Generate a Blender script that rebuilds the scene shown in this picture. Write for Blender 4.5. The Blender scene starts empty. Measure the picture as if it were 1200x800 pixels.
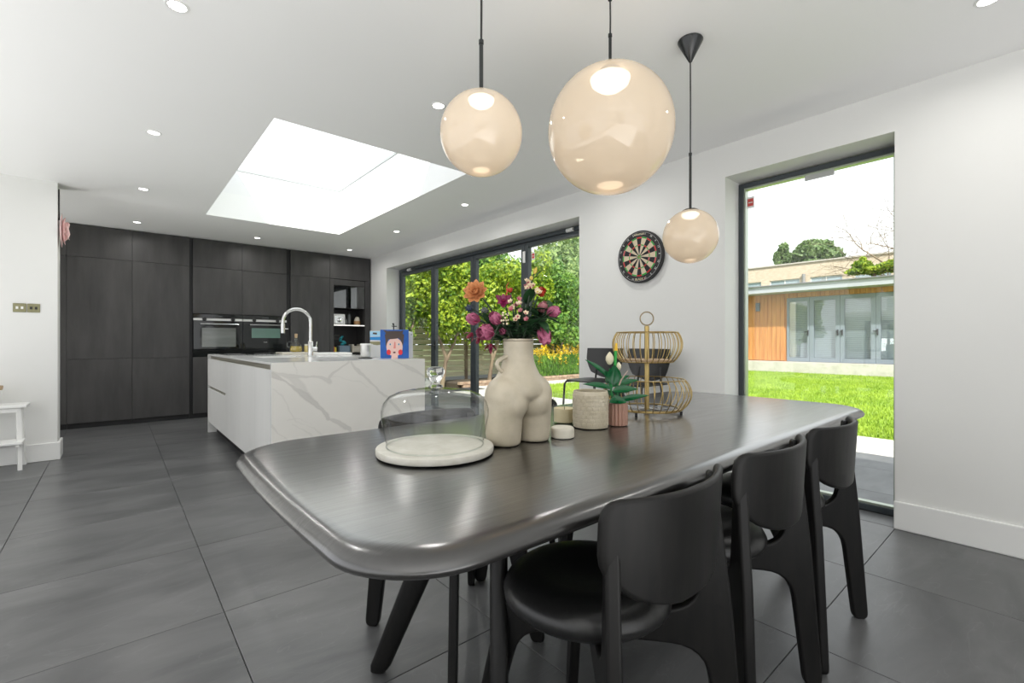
import bpy, bmesh, math, random
import numpy as np
from mathutils import Vector, Matrix, Euler, noise as mnoise
PI = math.pi
R = math.radians
random.seed(7)
SC = bpy.context.scene
COL = SC.collection

# ------------------------------------------------------------------ camera
FPX, CH = 544.0, 1.11                       # focal length in pixels of a 1200 wide frame, camera height
SN, CS = 465/math.hypot(465, 544), 544/math.hypot(465, 544)
cam = bpy.data.objects.new('camera', bpy.data.cameras.new('camera'))
COL.objects.link(cam)
cam.location = (0, 0, CH)
cam.rotation_euler = (R(90), 0, -math.asin(SN))
cam.data.sensor_width = 36
cam.data.lens = FPX/1200*36
cam.data.clip_start = 0.05
cam.data.clip_end = 300
SC.camera = cam

# ------------------------------------------------------------------ sky, sun, exposure
w = bpy.data.worlds.new('world'); SC.world = w; w.use_nodes = True
nt = w.node_tree; nt.nodes.clear()
out = nt.nodes.new('ShaderNodeOutputWorld'); bg = nt.nodes.new('ShaderNodeBackground')
tc = nt.nodes.new('ShaderNodeTexCoord'); mp = nt.nodes.new('ShaderNodeMapping'); mp.inputs['Scale'].default_value = (1, 1, 3)
nz = nt.nodes.new('ShaderNodeTexNoise'); nz.inputs['Scale'].default_value = 2.2; nz.inputs['Detail'].default_value = 5
cr = nt.nodes.new('ShaderNodeValToRGB')
cr.color_ramp.elements[0].position = .35; cr.color_ramp.elements[0].color = (.86, .89, .94, 1)
cr.color_ramp.elements[1].position = .6; cr.color_ramp.elements[1].color = (.95, .955, .96, 1)
nt.links.new(tc.outputs['Generated'], mp.inputs['Vector']); nt.links.new(mp.outputs[0], nz.inputs['Vector'])
nt.links.new(nz.outputs['Fac'], cr.inputs[0]); nt.links.new(cr.outputs[0], bg.inputs['Color'])
bg.inputs['Strength'].default_value = 1.6
nt.links.new(bg.outputs[0], out.inputs['Surface'])

def light(name, kind, loc, energy, color=(1, 1, 1), **kw):
    l = bpy.data.lights.new(name, kind); l.energy = energy; l.color = color
    for k, v in kw.items(): setattr(l, k, v)
    o = bpy.data.objects.new(name, l); COL.objects.link(o); o.location = loc
    return o
sun = light('sun', 'SUN', (0, 0, 30), 6.2, (1, .95, .86), angle=R(1.0))
sun.rotation_euler = Vector((-.431, -.559, .707)).to_track_quat('Z', 'Y').to_euler()
# unseen fill lamps added low behind and left of the camera to brighten the ceiling
fill_rear = light('rear_ceiling_fill', 'AREA', (-.5, -2.2, .35), 100, (1, .99, .97), shape='RECTANGLE', size=3.6, size_y=3.0)
fill_rear.rotation_euler = (R(168), 0, 0); fill_rear.data.spread = R(150)
fill_side = light('side_ceiling_fill', 'AREA', (-1.75, 2.5, .12), 44, (1, .99, .97), shape='RECTANGLE', size=1.1, size_y=6.6)
fill_side.rotation_euler = (0, R(180), 0); fill_side.data.spread = R(150)
fill_hall = light('hall_ceiling_fill', 'AREA', (-2.35, 7.2, 1.1), 34, (1, .99, .97), shape='RECTANGLE', size=1.3, size_y=1.6)  # added lamp hidden in the hall, lifts the ceiling at the kitchen end
fill_hall.rotation_euler = (R(125), 0, R(-90))

SC.view_settings.view_transform = 'Standard'
SC.view_settings.look = 'None'
SC.view_settings.gamma = 1
SC.view_settings.exposure = 0.27
SC.cycles.max_bounces = 8
SC.cycles.diffuse_bounces = 5
SC.cycles.transparent_max_bounces = 24
SC.cycles.transmission_bounces = 8
SC.cycles.caustics_reflective = False
SC.cycles.caustics_refractive = False
SC.cycles.sample_clamp_indirect = 4
SC.cycles.use_denoising = True

# ------------------------------------------------------------------ helpers
def at(x, y, d):                            # point seen at photo pixel x, y at depth d metres
    u = (x-600)/FPX
    return Vector((d*(SN+u*CS), d*(CS-u*SN), CH-(y-400)/FPX*d))
def atY(x, y, Y):
    u = (x-600)/FPX; return at(x, y, Y/(CS-u*SN))
def atX(x, y, X):
    u = (x-600)/FPX; return at(x, y, X/(SN+u*CS))

def mat(name, color, rough=.5, metal=0, spec=.5, **kw):
    m = bpy.data.materials.new(name); m.use_nodes = True
    b = m.node_tree.nodes['Principled BSDF']
    b.inputs['Base Color'].default_value = (*color, 1); b.inputs['Roughness'].default_value = rough
    b.inputs['Metallic'].default_value = metal; b.inputs['Specular IOR Level'].default_value = spec
    for k, v in kw.items(): b.inputs[k.replace('_', ' ')].default_value = v
    return m
def N(m, t, **kw):
    n = m.node_tree.nodes.new(t)
    for k, v in kw.items():
        if k in n.inputs: n.inputs[k].default_value = v
        else: setattr(n, k, v)
    return n
def L(m, a, b): m.node_tree.links.new(a, b)
def BS(m): return m.node_tree.nodes['Principled BSDF']
def noisy(m, c1, c2, scale=(5, 5, 5), detail=5, lo=.35, hi=.65, bump=0, coord='Object', rnd=False, dist=.0, rough=None):
    """colour varies between c1 and c2 with a noise; optional relief"""
    t = N(m, 'ShaderNodeTexCoord'); mpn = N(m, 'ShaderNodeMapping'); mpn.inputs['Scale'].default_value = scale
    if coord == 'World':
        g = N(m, 'ShaderNodeNewGeometry'); src = g.outputs['Position']
    else: src = t.outputs[coord]
    if rnd:
        oi = N(m, 'ShaderNodeObjectInfo'); mu = N(m, 'ShaderNodeMath', operation='MULTIPLY'); mu.inputs[1].default_value = 60
        L(m, oi.outputs['Random'], mu.inputs[0]); ad = N(m, 'ShaderNodeVectorMath', operation='ADD')
        L(m, src, ad.inputs[0]); L(m, mu.outputs[0], ad.inputs[1]); src = ad.outputs[0]
    L(m, src, mpn.inputs['Vector'])
    n = N(m, 'ShaderNodeTexNoise'); n.inputs['Scale'].default_value = 1; n.inputs['Detail'].default_value = detail
    n.inputs['Distortion'].default_value = dist; n.inputs['Roughness'].default_value = .6
    L(m, mpn.outputs[0], n.inputs['Vector'])
    r = N(m, 'ShaderNodeValToRGB'); e = r.color_ramp.elements
    e[0].position = lo; e[0].color = (*c1, 1); e[1].position = hi; e[1].color = (*c2, 1)
    L(m, n.outputs['Fac'], r.inputs[0]); L(m, r.outputs[0], BS(m).inputs['Base Color'])
    if bump:
        bn = N(m, 'ShaderNodeBump'); bn.inputs['Strength'].default_value = bump; bn.inputs['Distance'].default_value = .01
        L(m, n.outputs['Fac'], bn.inputs['Height']); L(m, bn.outputs[0], BS(m).inputs['Normal'])
    if rough:
        mr = N(m, 'ShaderNodeMapRange'); mr.inputs[3].default_value = rough[0]; mr.inputs[4].default_value = rough[1]
        L(m, n.outputs['Fac'], mr.inputs[0]); L(m, mr.outputs[0], BS(m).inputs['Roughness'])
    return n, r
def thin_glass(name, tint=(.97, .985, .98), gloss=.9, edge=0.0, base=.04):
    """a pane thin enough not to bend light: clear, with the mirror reflection growing at a glance"""
    m = bpy.data.materials.new(name); m.use_nodes = True; n = m.node_tree; n.nodes.clear()
    o = N(m, 'ShaderNodeOutputMaterial'); tr = N(m, 'ShaderNodeBsdfTransparent'); gl = N(m, 'ShaderNodeBsdfGlossy')
    gl.inputs['Roughness'].default_value = .01; tr.inputs['Color'].default_value = (*tint, 1)
    lw = N(m, 'ShaderNodeLayerWeight'); lw.inputs['Blend'].default_value = .5
    pw = N(m, 'ShaderNodeMath', operation='POWER'); pw.inputs[1].default_value = 5; L(m, lw.outputs['Facing'], pw.inputs[0])
    mr = N(m, 'ShaderNodeMapRange'); mr.inputs[3].default_value = base; mr.inputs[4].default_value = gloss; L(m, pw.outputs[0], mr.inputs[0])
    mx = N(m, 'ShaderNodeMixShader'); L(m, mr.outputs[0], mx.inputs[0]); L(m, tr.outputs[0], mx.inputs[1]); L(m, gl.outputs[0], mx.inputs[2])
    if edge:
        r = N(m, 'ShaderNodeValToRGB'); r.color_ramp.elements[0].position = .7; r.color_ramp.elements[0].color = (*tint, 1)
        r.color_ramp.elements[1].position = 1; r.color_ramp.elements[1].color = (1-edge, 1-edge*.93, 1-edge*.95, 1)
        L(m, lw.outputs['Facing'], r.inputs[0]); L(m, r.outputs[0], tr.inputs['Color'])
    L(m, mx.outputs[0], o.inputs['Surface'])
    return m
def emitter(name, color, s):
    m = mat(name, color, .4); b = BS(m); b.inputs['Emission Color'].default_value = (*color, 1); b.inputs['Emission Strength'].default_value = s
    return m

def box(bm, x0, y0, z0, x1, y1, z1, bev=0):
    vs = [bm.verts.new(p) for p in ((x0,y0,z0),(x1,y0,z0),(x1,y1,z0),(x0,y1,z0),(x0,y0,z1),(x1,y0,z1),(x1,y1,z1),(x0,y1,z1))]
    fs = [bm.faces.new([vs[i] for i in f]) for f in ((0,3,2,1),(4,5,6,7),(0,1,5,4),(1,2,6,5),(2,3,7,6),(3,0,4,7))]
    if bev:
        es = list({e for f in fs for e in f.edges})
        bmesh.ops.bevel(bm, geom=es, offset=bev, segments=2, affect='EDGES', profile=.5)
    return bm
def nb(): return bmesh.new()
def B(*a, **k): return box(nb(), *a, **k)
def bar(bm, a, b, w_, h_):                    # square bar from a to b
    a, b = Vector(a), Vector(b); d = b-a
    q = d.to_track_quat('Z', 'X').to_matrix().to_4x4(); M = Matrix.Translation(a) @ q
    t = nb(); box(t, -w_/2, -h_/2, 0, w_/2, h_/2, d.length); t.transform(M); merge(bm, t)
    return bm
def merge(bm, other):
    me = bpy.data.meshes.new('t'); other.to_mesh(me); other.free(); bm.from_mesh(me); bpy.data.meshes.remove(me); return bm
def lathe(bm, prof, seg=32, cx=0, cy=0):      # prof: list of (r, z)
    rings = []
    for r, z in prof:
        if r < 1e-6: rings.append([bm.verts.new((cx, cy, z))])
        else: rings.append([bm.verts.new((cx+r*math.cos(2*PI*i/seg), cy+r*math.sin(2*PI*i/seg), z)) for i in range(seg)])
    for a, b in zip(rings, rings[1:]):
        for i in range(seg):
            j = (i+1) % seg
            if len(a) == 1 and len(b) == 1: continue
            if len(a) == 1: bm.faces.new((a[0], b[j], b[i]))
            elif len(b) == 1: bm.faces.new((a[i], a[j], b[0]))
            else: bm.faces.new((a[i], a[j], b[j], b[i]))
    return bm
def tube(bm, pts, r, seg=8, cap=True):        # r: number or list
    pts = [Vector(p) for p in pts]; n = len(pts); rr = r if isinstance(r, (list, tuple)) else [r]*n
    rings = []; up = Vector((0, 0, 1)); prev = None
    for i, p in enumerate(pts):
        t = (pts[min(i+1, n-1)]-pts[max(i-1, 0)]).normalized()
        if prev is None:
            a = t.cross(up)
            if a.length < .1: a = t.cross(Vector((1, 0, 0)))
        else: a = prev - t*prev.dot(t)
        a.normalize(); prev = a; b = t.cross(a)
        rings.append([bm.verts.new(p + (a*math.cos(2*PI*k/seg)+b*math.sin(2*PI*k/seg))*rr[i]) for k in range(seg)])
    for A, Bq in zip(rings, rings[1:]):
        for k in range(seg): bm.faces.new((A[k], A[(k+1) % seg], Bq[(k+1) % seg], Bq[k]))
    if cap: bm.faces.new(rings[0][::-1]); bm.faces.new(rings[-1])
    return bm
def ring_tube(bm, c, rad, r, seg=32, ts=6, axis='Z', rx=None):
    rings = []
    for i in range(seg):
        a = 2*PI*i/seg; row = []
        for k in range(ts):
            t = 2*PI*k/ts; q = (rad + r*math.cos(t)); z = r*math.sin(t)
            v = Vector((q*math.cos(a), q*math.sin(a), z))
            if axis == 'X': v = Vector((v.z, v.x, v.y))
            if axis == 'Y': v = Vector((v.x, v.z, v.y))
            row.append(bm.verts.new(Vector(c)+v))
        rings.append(row)
    for i in range(seg):
        A, Bq = rings[i], rings[(i+1) % seg]
        for k in range(ts): bm.faces.new((A[k], A[(k+1) % ts], Bq[(k+1) % ts], Bq[k]))
    return bm
def sphere(bm, c, r, u=16, v=10, sc=(1, 1, 1)):
    M = Matrix.Translation(Vector(c)) @ Matrix.Diagonal((r*sc[0], r*sc[1], r*sc[2], 1))
    bmesh.ops.create_uvsphere(bm, u_segments=u, v_segments=v, radius=1, matrix=M); return bm
def prism(bm, pts, t0, t1, frame=None):       # polygon pts (a,b) extruded over t; frame maps (a,b,t) -> Vector
    f = frame or (lambda a, b, t: Vector((a, b, t)))
    A = [bm.verts.new(f(a, b, t0)) for a, b in pts]; Bq = [bm.verts.new(f(a, b, t1)) for a, b in pts]
    n = len(pts); bm.faces.new(A[::-1]); bm.faces.new(Bq)
    for i in range(n): bm.faces.new((A[i], A[(i+1) % n], Bq[(i+1) % n], Bq[i]))
    return bm
def rot(bm, M): bm.transform(M); return bm
def smooth_mesh(me, ang=40):
    me.polygons.foreach_set('use_smooth', [True]*len(me.polygons))
    try: me.set_sharp_from_angle(angle=R(ang))
    except Exception: pass
def obj(name, bm, m, parent=None, smooth=False, bevel=0, label=None, loc=None, ang=40):
    me = bm
    if isinstance(bm, bmesh.types.BMesh):
        bmesh.ops.recalc_face_normals(bm, faces=bm.faces); me = bpy.data.meshes.new(name); bm.to_mesh(me); bm.free()
        if smooth: smooth_mesh(me, ang)
    if m and not me.materials: me.materials.append(m)
    o = bpy.data.objects.new(name, me); COL.objects.link(o)
    if parent: o.parent = parent
    if loc is not None: o.location = loc
    if bevel:
        b = o.modifiers.new('bevel', 'BEVEL'); b.width = bevel; b.segments = 2; b.limit_method = 'ANGLE'; b.angle_limit = R(35)
    if label: o['label'] = label
    return o
def tag(o, label, cat, group=None, kind=None):
    o['label'] = label; o['category'] = cat
    if group: o['group'] = group
    if kind: o['kind'] = kind
    return o
def thing(name, label, cat, loc=(0, 0, 0), rz=0, group=None):
    o = bpy.data.objects.new(name, None); o.empty_display_size = .1; COL.objects.link(o); o.location = loc; o.rotation_euler = (0, 0, rz)
    return tag(o, label, cat, group)
def struct(name, bm, m, parent=None, **k):
    o = obj(name, bm, m, parent, **k)
    if parent is None: o['kind'] = 'structure'
    return o
def copy_tree(o, parent=None, kids=None):
    c = o.copy(); COL.objects.link(c); c.parent = parent
    for ch in (kids or KIDS)(o): copy_tree(ch, c, kids)
    return c
def KIDS(o): return [x for x in list(bpy.data.objects) if x.parent == o]
def from_np(name, V, F, m, parent=None):
    me = bpy.data.meshes.new(name); nf, k = F.shape
    me.vertices.add(len(V)); me.vertices.foreach_set('co', V.astype(np.float32).ravel())
    me.loops.add(nf*k); me.loops.foreach_set('vertex_index', F.astype(np.int32).ravel())
    me.polygons.add(nf); me.polygons.foreach_set('loop_start', np.arange(0, nf*k, k, dtype=np.int32))
    me.update(calc_edges=True); me.validate()
    return obj(name, me, m, parent)

# ------------------------------------------------------------------ materials
white_paint = mat('white_paint', (.80, .805, .80), .55); noisy(white_paint, (.735, .735, .715), (.76, .76, .74), (.6, .6, .6), coord='World')
ceil_paint = mat('ceiling_paint', (.86, .86, .855), .6); noisy(ceil_paint, (.92, .92, .91), (.935, .935, .925), (.5, .5, .5), coord='World')
gloss_white = mat('skirting_paint', (.80, .80, .785), .35)
shaft_paint = mat('shaft_paint', (.9, .9, .9), .6)
tile_m = mat('slate_tile', (.1, .1, .1), .34, spec=.45)
def setup_tile():
    m = tile_m
    g = N(m, 'ShaderNodeNewGeometry'); oi = N(m, 'ShaderNodeObjectInfo')
    mu = N(m, 'ShaderNodeMath', operation='MULTIPLY'); mu.inputs[1].default_value = 40; L(m, oi.outputs['Random'], mu.inputs[0])
    ad = N(m, 'ShaderNodeVectorMath', operation='ADD'); L(m, g.outputs['Position'], ad.inputs[0]); L(m, mu.outputs[0], ad.inputs[1])
    m1 = N(m, 'ShaderNodeMapping'); m1.inputs['Scale'].default_value = (1.2, 3.2, 1); L(m, ad.outputs[0], m1.inputs['Vector'])
    m1.inputs['Rotation'].default_value = (0, 0, R(8))
    n1 = N(m, 'ShaderNodeTexNoise'); n1.inputs['Scale'].default_value = 1.3; n1.inputs['Detail'].default_value = 7; n1.inputs['Distortion'].default_value = .6; n1.inputs['Roughness'].default_value = .58
    L(m, m1.outputs[0], n1.inputs['Vector'])
    r = N(m, 'ShaderNodeValToRGB'); e = r.color_ramp.elements
    e[0].position = .30; e[0].color = (.072, .074, .076, 1); e[1].position = .70; e[1].color = (.145, .146, .148, 1)
    L(m, n1.outputs['Fac'], r.inputs[0])
    # thin pale scratches
    n2 = N(m, 'ShaderNodeTexNoise'); n2.inputs['Scale'].default_value = 1.6; n2.inputs['Detail'].default_value = 3; n2.inputs['Distortion'].default_value = 1.5; L(m, m1.outputs[0], n2.inputs['Vector'])
    sb = N(m, 'ShaderNodeMath', operation='SUBTRACT'); sb.inputs[1].default_value = .5; L(m, n2.outputs['Fac'], sb.inputs[0])
    ab = N(m, 'ShaderNodeMath', operation='ABSOLUTE'); L(m, sb.outputs[0], ab.inputs[0])
    r2 = N(m, 'ShaderNodeValToRGB'); r2.color_ramp.elements[0].position = 0; r2.color_ramp.elements[0].color = (.022, .022, .022, 1)
    r2.color_ramp.elements[1].position = .006; r2.color_ramp.elements[1].color = (0, 0, 0, 1); L(m, ab.outputs[0], r2.inputs[0])
    mx = N(m, 'ShaderNodeVectorMath', operation='ADD'); L(m, r.outputs[0], mx.inputs[0]); L(m, r2.outputs[0], mx.inputs[1])
    L(m, mx.outputs[0], BS(m).inputs['Base Color'])
    bn = N(m, 'ShaderNodeBump'); bn.inputs['Strength'].default_value = .12; bn.inputs['Distance'].default_value = .006
    L(m, n1.outputs['Fac'], bn.inputs['Height']); L(m, bn.outputs[0], BS(m).inputs['Normal'])
setup_tile()
grout = mat('grout', (.035, .035, .037), .9)
anthracite = mat('anthracite_frame', (.045, .055, .062), .4)
pane_m = thin_glass('window_glass', base=.03, gloss=.6)
cab_m = mat('charcoal_oak', (.04, .04, .04), .42, spec=.4); noisy(cab_m, (.034, .033, .033), (.066, .064, .063), (7, 7, 1.2), detail=8, lo=.3, hi=.72, coord='World', rnd=True, bump=.06)
cab_dark = mat('black_channel', (.008, .008, .009), .5)
marble_plain = mat('marble_worktop', (.74, .74, .73), .12); noisy(marble_plain, (.70, .70, .69), (.78, .78, .77), (1.5, 1.5, 1.5), detail=3, coord='World')
island_white = mat('pale_grey_front', (.66, .66, .645), .4); noisy(island_white, (.63, .63, .615), (.68, .68, .665), (3, 3, .6), coord='World')
olive = mat('olive_channel', (.20, .19, .15), .45)
black_glass = mat('black_glass', (.006, .008, .008), .05)
black_metal = mat('black_metal', (.012, .012, .012), .4)
steel = mat('brushed_steel', (.62, .62, .61), .22, 1)
chrome = mat('chrome', (.8, .8, .8), .1, 1)
table_m = mat('black_oak', (.012, .012, .012), .28, spec=.5)
BS(table_m).inputs['Coat Weight'].default_value = 1.0; BS(table_m).inputs['Coat Roughness'].default_value = .2; BS(table_m).inputs['Coat IOR'].default_value = 1.65
noisy(table_m, (.006, .0055, .005), (.013, .012, .011), (2.0, 17, 17), detail=8, lo=.35, hi=.7, coord='World', bump=.17, dist=1.0, rough=(.24, .36))
chair_m = mat('black_lacquered_wood', (.005, .005, .005), .42, spec=.28); noisy(chair_m, (.004, .004, .004), (.008, .0075, .007), (40, 40, 6), bump=.05, coord='Object')
leather = mat('black_leather', (.008, .008, .008), .33); noisy(leather, (.007, .007, .007), (.011, .011, .011), (90, 90, 90), bump=.05)
ceramic = mat('cream_ceramic', (.46, .41, .33), .32); noisy(ceramic, (.43, .38, .285), (.52, .46, .355), (14, 14, 14), bump=.04)
brass = mat('brass_wire', (.42, .31, .13), .32, 1)
glass_solid = mat('solid_glass', (.95, .97, .96), .02, Transmission_Weight=1.0, IOR=1.45)

# ------------------------------------------------------------------ room shell
CZ, WX, FX = 2.607, 3.53, 3.78                 # ceiling height, face of the right wall, plane of the window frames
XL, YB, YR = -2.5, -4.5, 8.7                   # left wall, rear wall behind the camera, kitchen wall
OY0, OY1, PY0, PY1, OZ = 3.094, 7.43, .621, 1.633, 2.362
bm = nb()
for y0, y1, z0, z1 in ((YB, PY0, 0, CZ), (PY0, PY1, OZ, CZ), (PY1, OY0, 0, CZ), (OY0, OY1, OZ, CZ), (OY1, YR+.2, 0, CZ)):
    box(bm, WX, y0, z0, WX+.35, y1, z1)
struct('wall_right', bm, white_paint)
bm = nb()
box(bm, XL-.2, YR, 0, WX, YR+.2, CZ); struct('wall_kitchen', bm, white_paint)
struct('wall_left', B(XL, 6.11, 0, -.413, 6.36, CZ), white_paint)
bm = nb()
for y0, y1, z0, z1 in ((YB-.2, -1.4, 0, CZ), (-1.4, 5.6, 0, .1), (-1.4, 5.6, 2.3, CZ), (5.6, YR, 0, CZ)):
    box(bm, XL-.2, y0, z0, XL, y1, z1)
struct('wall_side', bm, white_paint)
bm = nb()
for x0, x1, z0, z1 in ((XL, -1.75, 0, CZ), (-1.75, 2.95, 0, .1), (-1.75, 2.95, 2.4, CZ), (2.95, WX, 0, CZ)):
    box(bm, x0, YB-.2, z0, x1, YB, z1)
struct('wall_rear', bm, white_paint)
SX0, SX1, SY0, SY1, SZ = .811, 2.385, 3.40, 6.505, 3.72
bm = nb()
for x0, y0, x1, y1 in ((XL, YB, SX0, YR), (SX1, YB, WX, YR), (SX0, YB, SX1, SY0), (SX0, SY1, SX1, YR)):
    box(bm, x0, y0, CZ, x1, y1, CZ+.3)
struct('ceiling', bm, ceil_paint)
t = .12
bm = nb()
for x0, y0, x1, y1 in ((SX0-t, SY0-t, SX0, SY1+t), (SX1, SY0-t, SX1+t, SY1+t), (SX0, SY0-t, SX1, SY0), (SX0, SY1, SX1, SY1+t)):
    box(bm, x0, y0, CZ+.3, x1, y1, 3.20)
sh = struct('trim_1', bm, shaft_paint); sh.name = 'trim_1'
sky_frame = mat('skylight_upstand', (.80, .84, .88), .4); grey_line = mat('skylight_gasket', (.42, .45, .46), .5)
sl = bpy.data.objects.new('window_1', None); COL.objects.link(sl); sl['kind'] = 'structure'
bm = nb()
for x0, y0, x1, y1 in ((SX0-t, SY0-t, SX0, SY1+t), (SX1, SY0-t, SX1+t, SY1+t), (SX0, SY0-t, SX1, SY0), (SX0, SY1, SX1, SY1+t)):
    box(bm, x0, y0, 3.23, x1, y1, SZ)
obj('upstand', bm, sky_frame, sl)
bm = nb(); e = .008
for x0, y0, x1, y1 in ((SX0-t, SY0-t, SX0+e, SY1+t), (SX1-e, SY0-t, SX1+t, SY1+t), (SX0+e, SY0-t, SX1-e, SY0+e), (SX0+e, SY1-e, SX1-e, SY1+t)):
    box(bm, x0, y0, 3.20, x1, y1, 3.23)
obj('gasket', bm, grey_line, sl)
obj('pane', B(SX0-t, SY0-t, SZ+.002, SX1+t, SY1+t, SZ+.014), pane_m, sl)

# floor: every tile is a piece of the floor
fl = struct('floor', B(XL, YB, -.16, WX+.35, YR, -.006), grout)
TX0, TY0, TS = .341, .617, .8
_tc = {}
def tile(x0, y0, x1, y1, parent, m, z=0., cache=_tc, name='tile', th=.012, g=.0014):
    k = (round(x1-x0, 3), round(y1-y0, 3), th, m.name)
    if k not in cache:
        a, b = (x1-x0)/2-g, (y1-y0)/2-g
        t_ = nb(); c = .0012
        v0 = [t_.verts.new(p) for p in ((-a, -b, -th), (a, -b, -th), (a, b, -th), (-a, b, -th))]
        v1 = [t_.verts.new(p) for p in ((-a, -b, -c), (a, -b, -c), (a, b, -c), (-a, b, -c))]
        v2 = [t_.verts.new(p) for p in ((-a+c, -b+c, 0), (a-c, -b+c, 0), (a-c, b-c, 0), (-a+c, b-c, 0))]
        t_.faces.new(v2)
        for A, Bq in ((v0, v1), (v1, v2)):
            for i in range(4): t_.faces.new((A[i], A[(i+1) % 4], Bq[(i+1) % 4], Bq[i]))
        me = bpy.data.meshes.new(name); t_.to_mesh(me); t_.free(); me.materials.append(m); cache[k] = me
    return obj(name, cache[k], None, parent, loc=((x0+x1)/2, (y0+y1)/2, z))
def tile_field(X0, X1, Y0, Y1, parent, m, z=0.):
    i0 = math.floor((X0-TX0)/TS); j0 = math.floor((Y0-TY0)/TS)
    for i in range(i0, i0+60):
        xa, xb = max(X0, TX0+i*TS), min(X1, TX0+(i+1)*TS)
        if xa >= X1: break
        for j in range(j0, j0+60):
            ya, yb = max(Y0, TY0+j*TS), min(Y1, TY0+(j+1)*TS)
            if ya >= Y1: break
            if xb-xa > .01 and yb-ya > .01: tile(xa, ya, xb, yb, parent, m, z)
tile_field(XL, WX, YB, YR, fl, tile_m)
tile_field(WX, FX-.03, OY0, OY1, fl, tile_m); tile_field(WX, FX-.03, PY0, PY1, fl, tile_m)

# skirting
def skirt(name, pts):                         # pts: (x0,y0,x1,y1) boxes
    bm = nb()
    for x0, y0, x1, y1 in pts: box(bm, x0, y0, 0, x1, y1, .165)
    return struct(name, bm, gloss_white, bevel=.006)
skirt('baseboard_right', [(WX-.018, YB, WX, PY0+.002)])
skirt('baseboard_middle', [(WX-.018, PY1, WX, OY0)])
skirt('baseboard_left', [(XL, 6.09, -.393, 6.11), (-.413, 6.11, -.393, 6.38)])
skirt('baseboard_side', [(XL, YB, XL+.018, 6.09)])

# bifold door in the right wall
def frame_rect(bm, Xa, Xb, y0, y1, z0, z1, w_, wb=None, wt=None):
    wb = w_ if wb is None else wb; wt = w_ if wt is None else wt
    box(bm, Xa, y0, z0, Xb, y0+w_, z1); box(bm, Xa, y1-w_, z0, Xb, y1, z1)
    box(bm, Xa, y0+w_, z1-wt, Xb, y1-w_, z1); box(bm, Xa, y0+w_, z0, Xb, y1-w_, z0+wb)
dr = bpy.data.objects.new('door_1', None); COL.objects.link(dr); dr['kind'] = 'structure'
bm = nb(); frame_rect(bm, FX-.02, FX+.06, OY0, OY1, .0, OZ-.012, .045, .03, .045); obj('door_frame', bm, anthracite, dr, bevel=.003)
edges = [7.385, 6.31, 5.245, 4.18, 3.139]
white_plastic = mat('white_plastic', (.8, .8, .78), .4)
for k in range(4):
    y1, y0 = edges[k], edges[k+1]
    bm = nb(); frame_rect(bm, FX-.008, FX+.05, y0+.002, y1-.002, .032, OZ-.06, .062, .07, .058)
    f = obj('door_leaf', bm, anthracite, dr, bevel=.004)
    obj('pane', B(FX+.018, y0+.06, .10, FX+.028, y1-.06, OZ-.115), pane_m, f)
# small fittings on the door: contact sensors and a long white handle
for i, (y, z) in enumerate(((7.05, 2.315), (3.42, 2.32))):
    bm = nb(); tube(bm, [(FX-.024, y-.05, z), (FX-.024, y+.05, z)], .022, 14)
    o = obj('alarm_sensor', bm, white_plastic, smooth=True); tag(o, ('small white sensor above the far left bifold leaf', 'small white sensor above the nearest bifold leaf')[i], 'sensor')
o = obj('latch', B(FX-.028, 4.155, 2.06, FX-.008, 4.195, 2.20), white_plastic, dr, bevel=.005, label='white latch on the dark stile')
for y, z in ((6.24, 1.05), (4.12, 1.05)):
    bm = nb(); box(bm, FX-.02, y-.015, z-.07, FX-.008, y+.015, z+.07); box(bm, FX-.05, y-.008, z-.008, FX-.02, y+.008, z+.008); box(bm, FX-.055, y-.008, z-.008, FX-.045, y+.12, z+.008)
    obj('door_handle', bm, black_metal, dr, bevel=.002)

# picture window in the right wall
wd = bpy.data.objects.new('window_2', None); COL.objects.link(wd); wd['kind'] = 'structure'
bm = nb(); frame_rect(bm, FX-.02, FX+.06, PY0, PY1, 0, OZ-.012, .035, .04, .035); obj('window_frame', bm, anthracite, wd, bevel=.003)
bead = mat('glazing_bead', (.45, .50, .42), .3, .6)
bm = nb(); frame_rect(bm, FX-.005, FX+.045, PY0+.035, PY1-.035, .04, OZ-.047, .013); obj('glazing_bead', bm, bead, wd)
obj('pane', B(FX+.012, PY0+.045, .05, FX+.022, PY1-.045, OZ-.055), pane_m, wd)
obj('trickle_vent', B(FX-.012, .99, OZ-.10, FX-.002, 1.17, OZ-.062), mat('vent_grey', (.45, .46, .45), .5), wd, bevel=.003, label='pale grey vent strip')
def sticker(Y, Z, X, label):
    s_ = thing('sticker', label, 'sticker', (X, Y, Z))
    obj('backing', B(-.0012, -.028, -.045, 0, .028, .045), white_plastic, s_)
    obj('print', B(-.002, -.022, -.028, -.0013, .022, .030), mat('sticker_red', (.6, .08, .07), .5), s_)
    obj('print', B(-.0022, -.016, -.004, -.0021, .016, .004), white_plastic, s_)
    return s_
sticker(1.553, 2.20, FX+.011, 'small red and white sticker in the top corner of the picture window')
sticker(4.05, 2.13, FX+.016, 'small red and white sticker high on the bifold glass')

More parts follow.
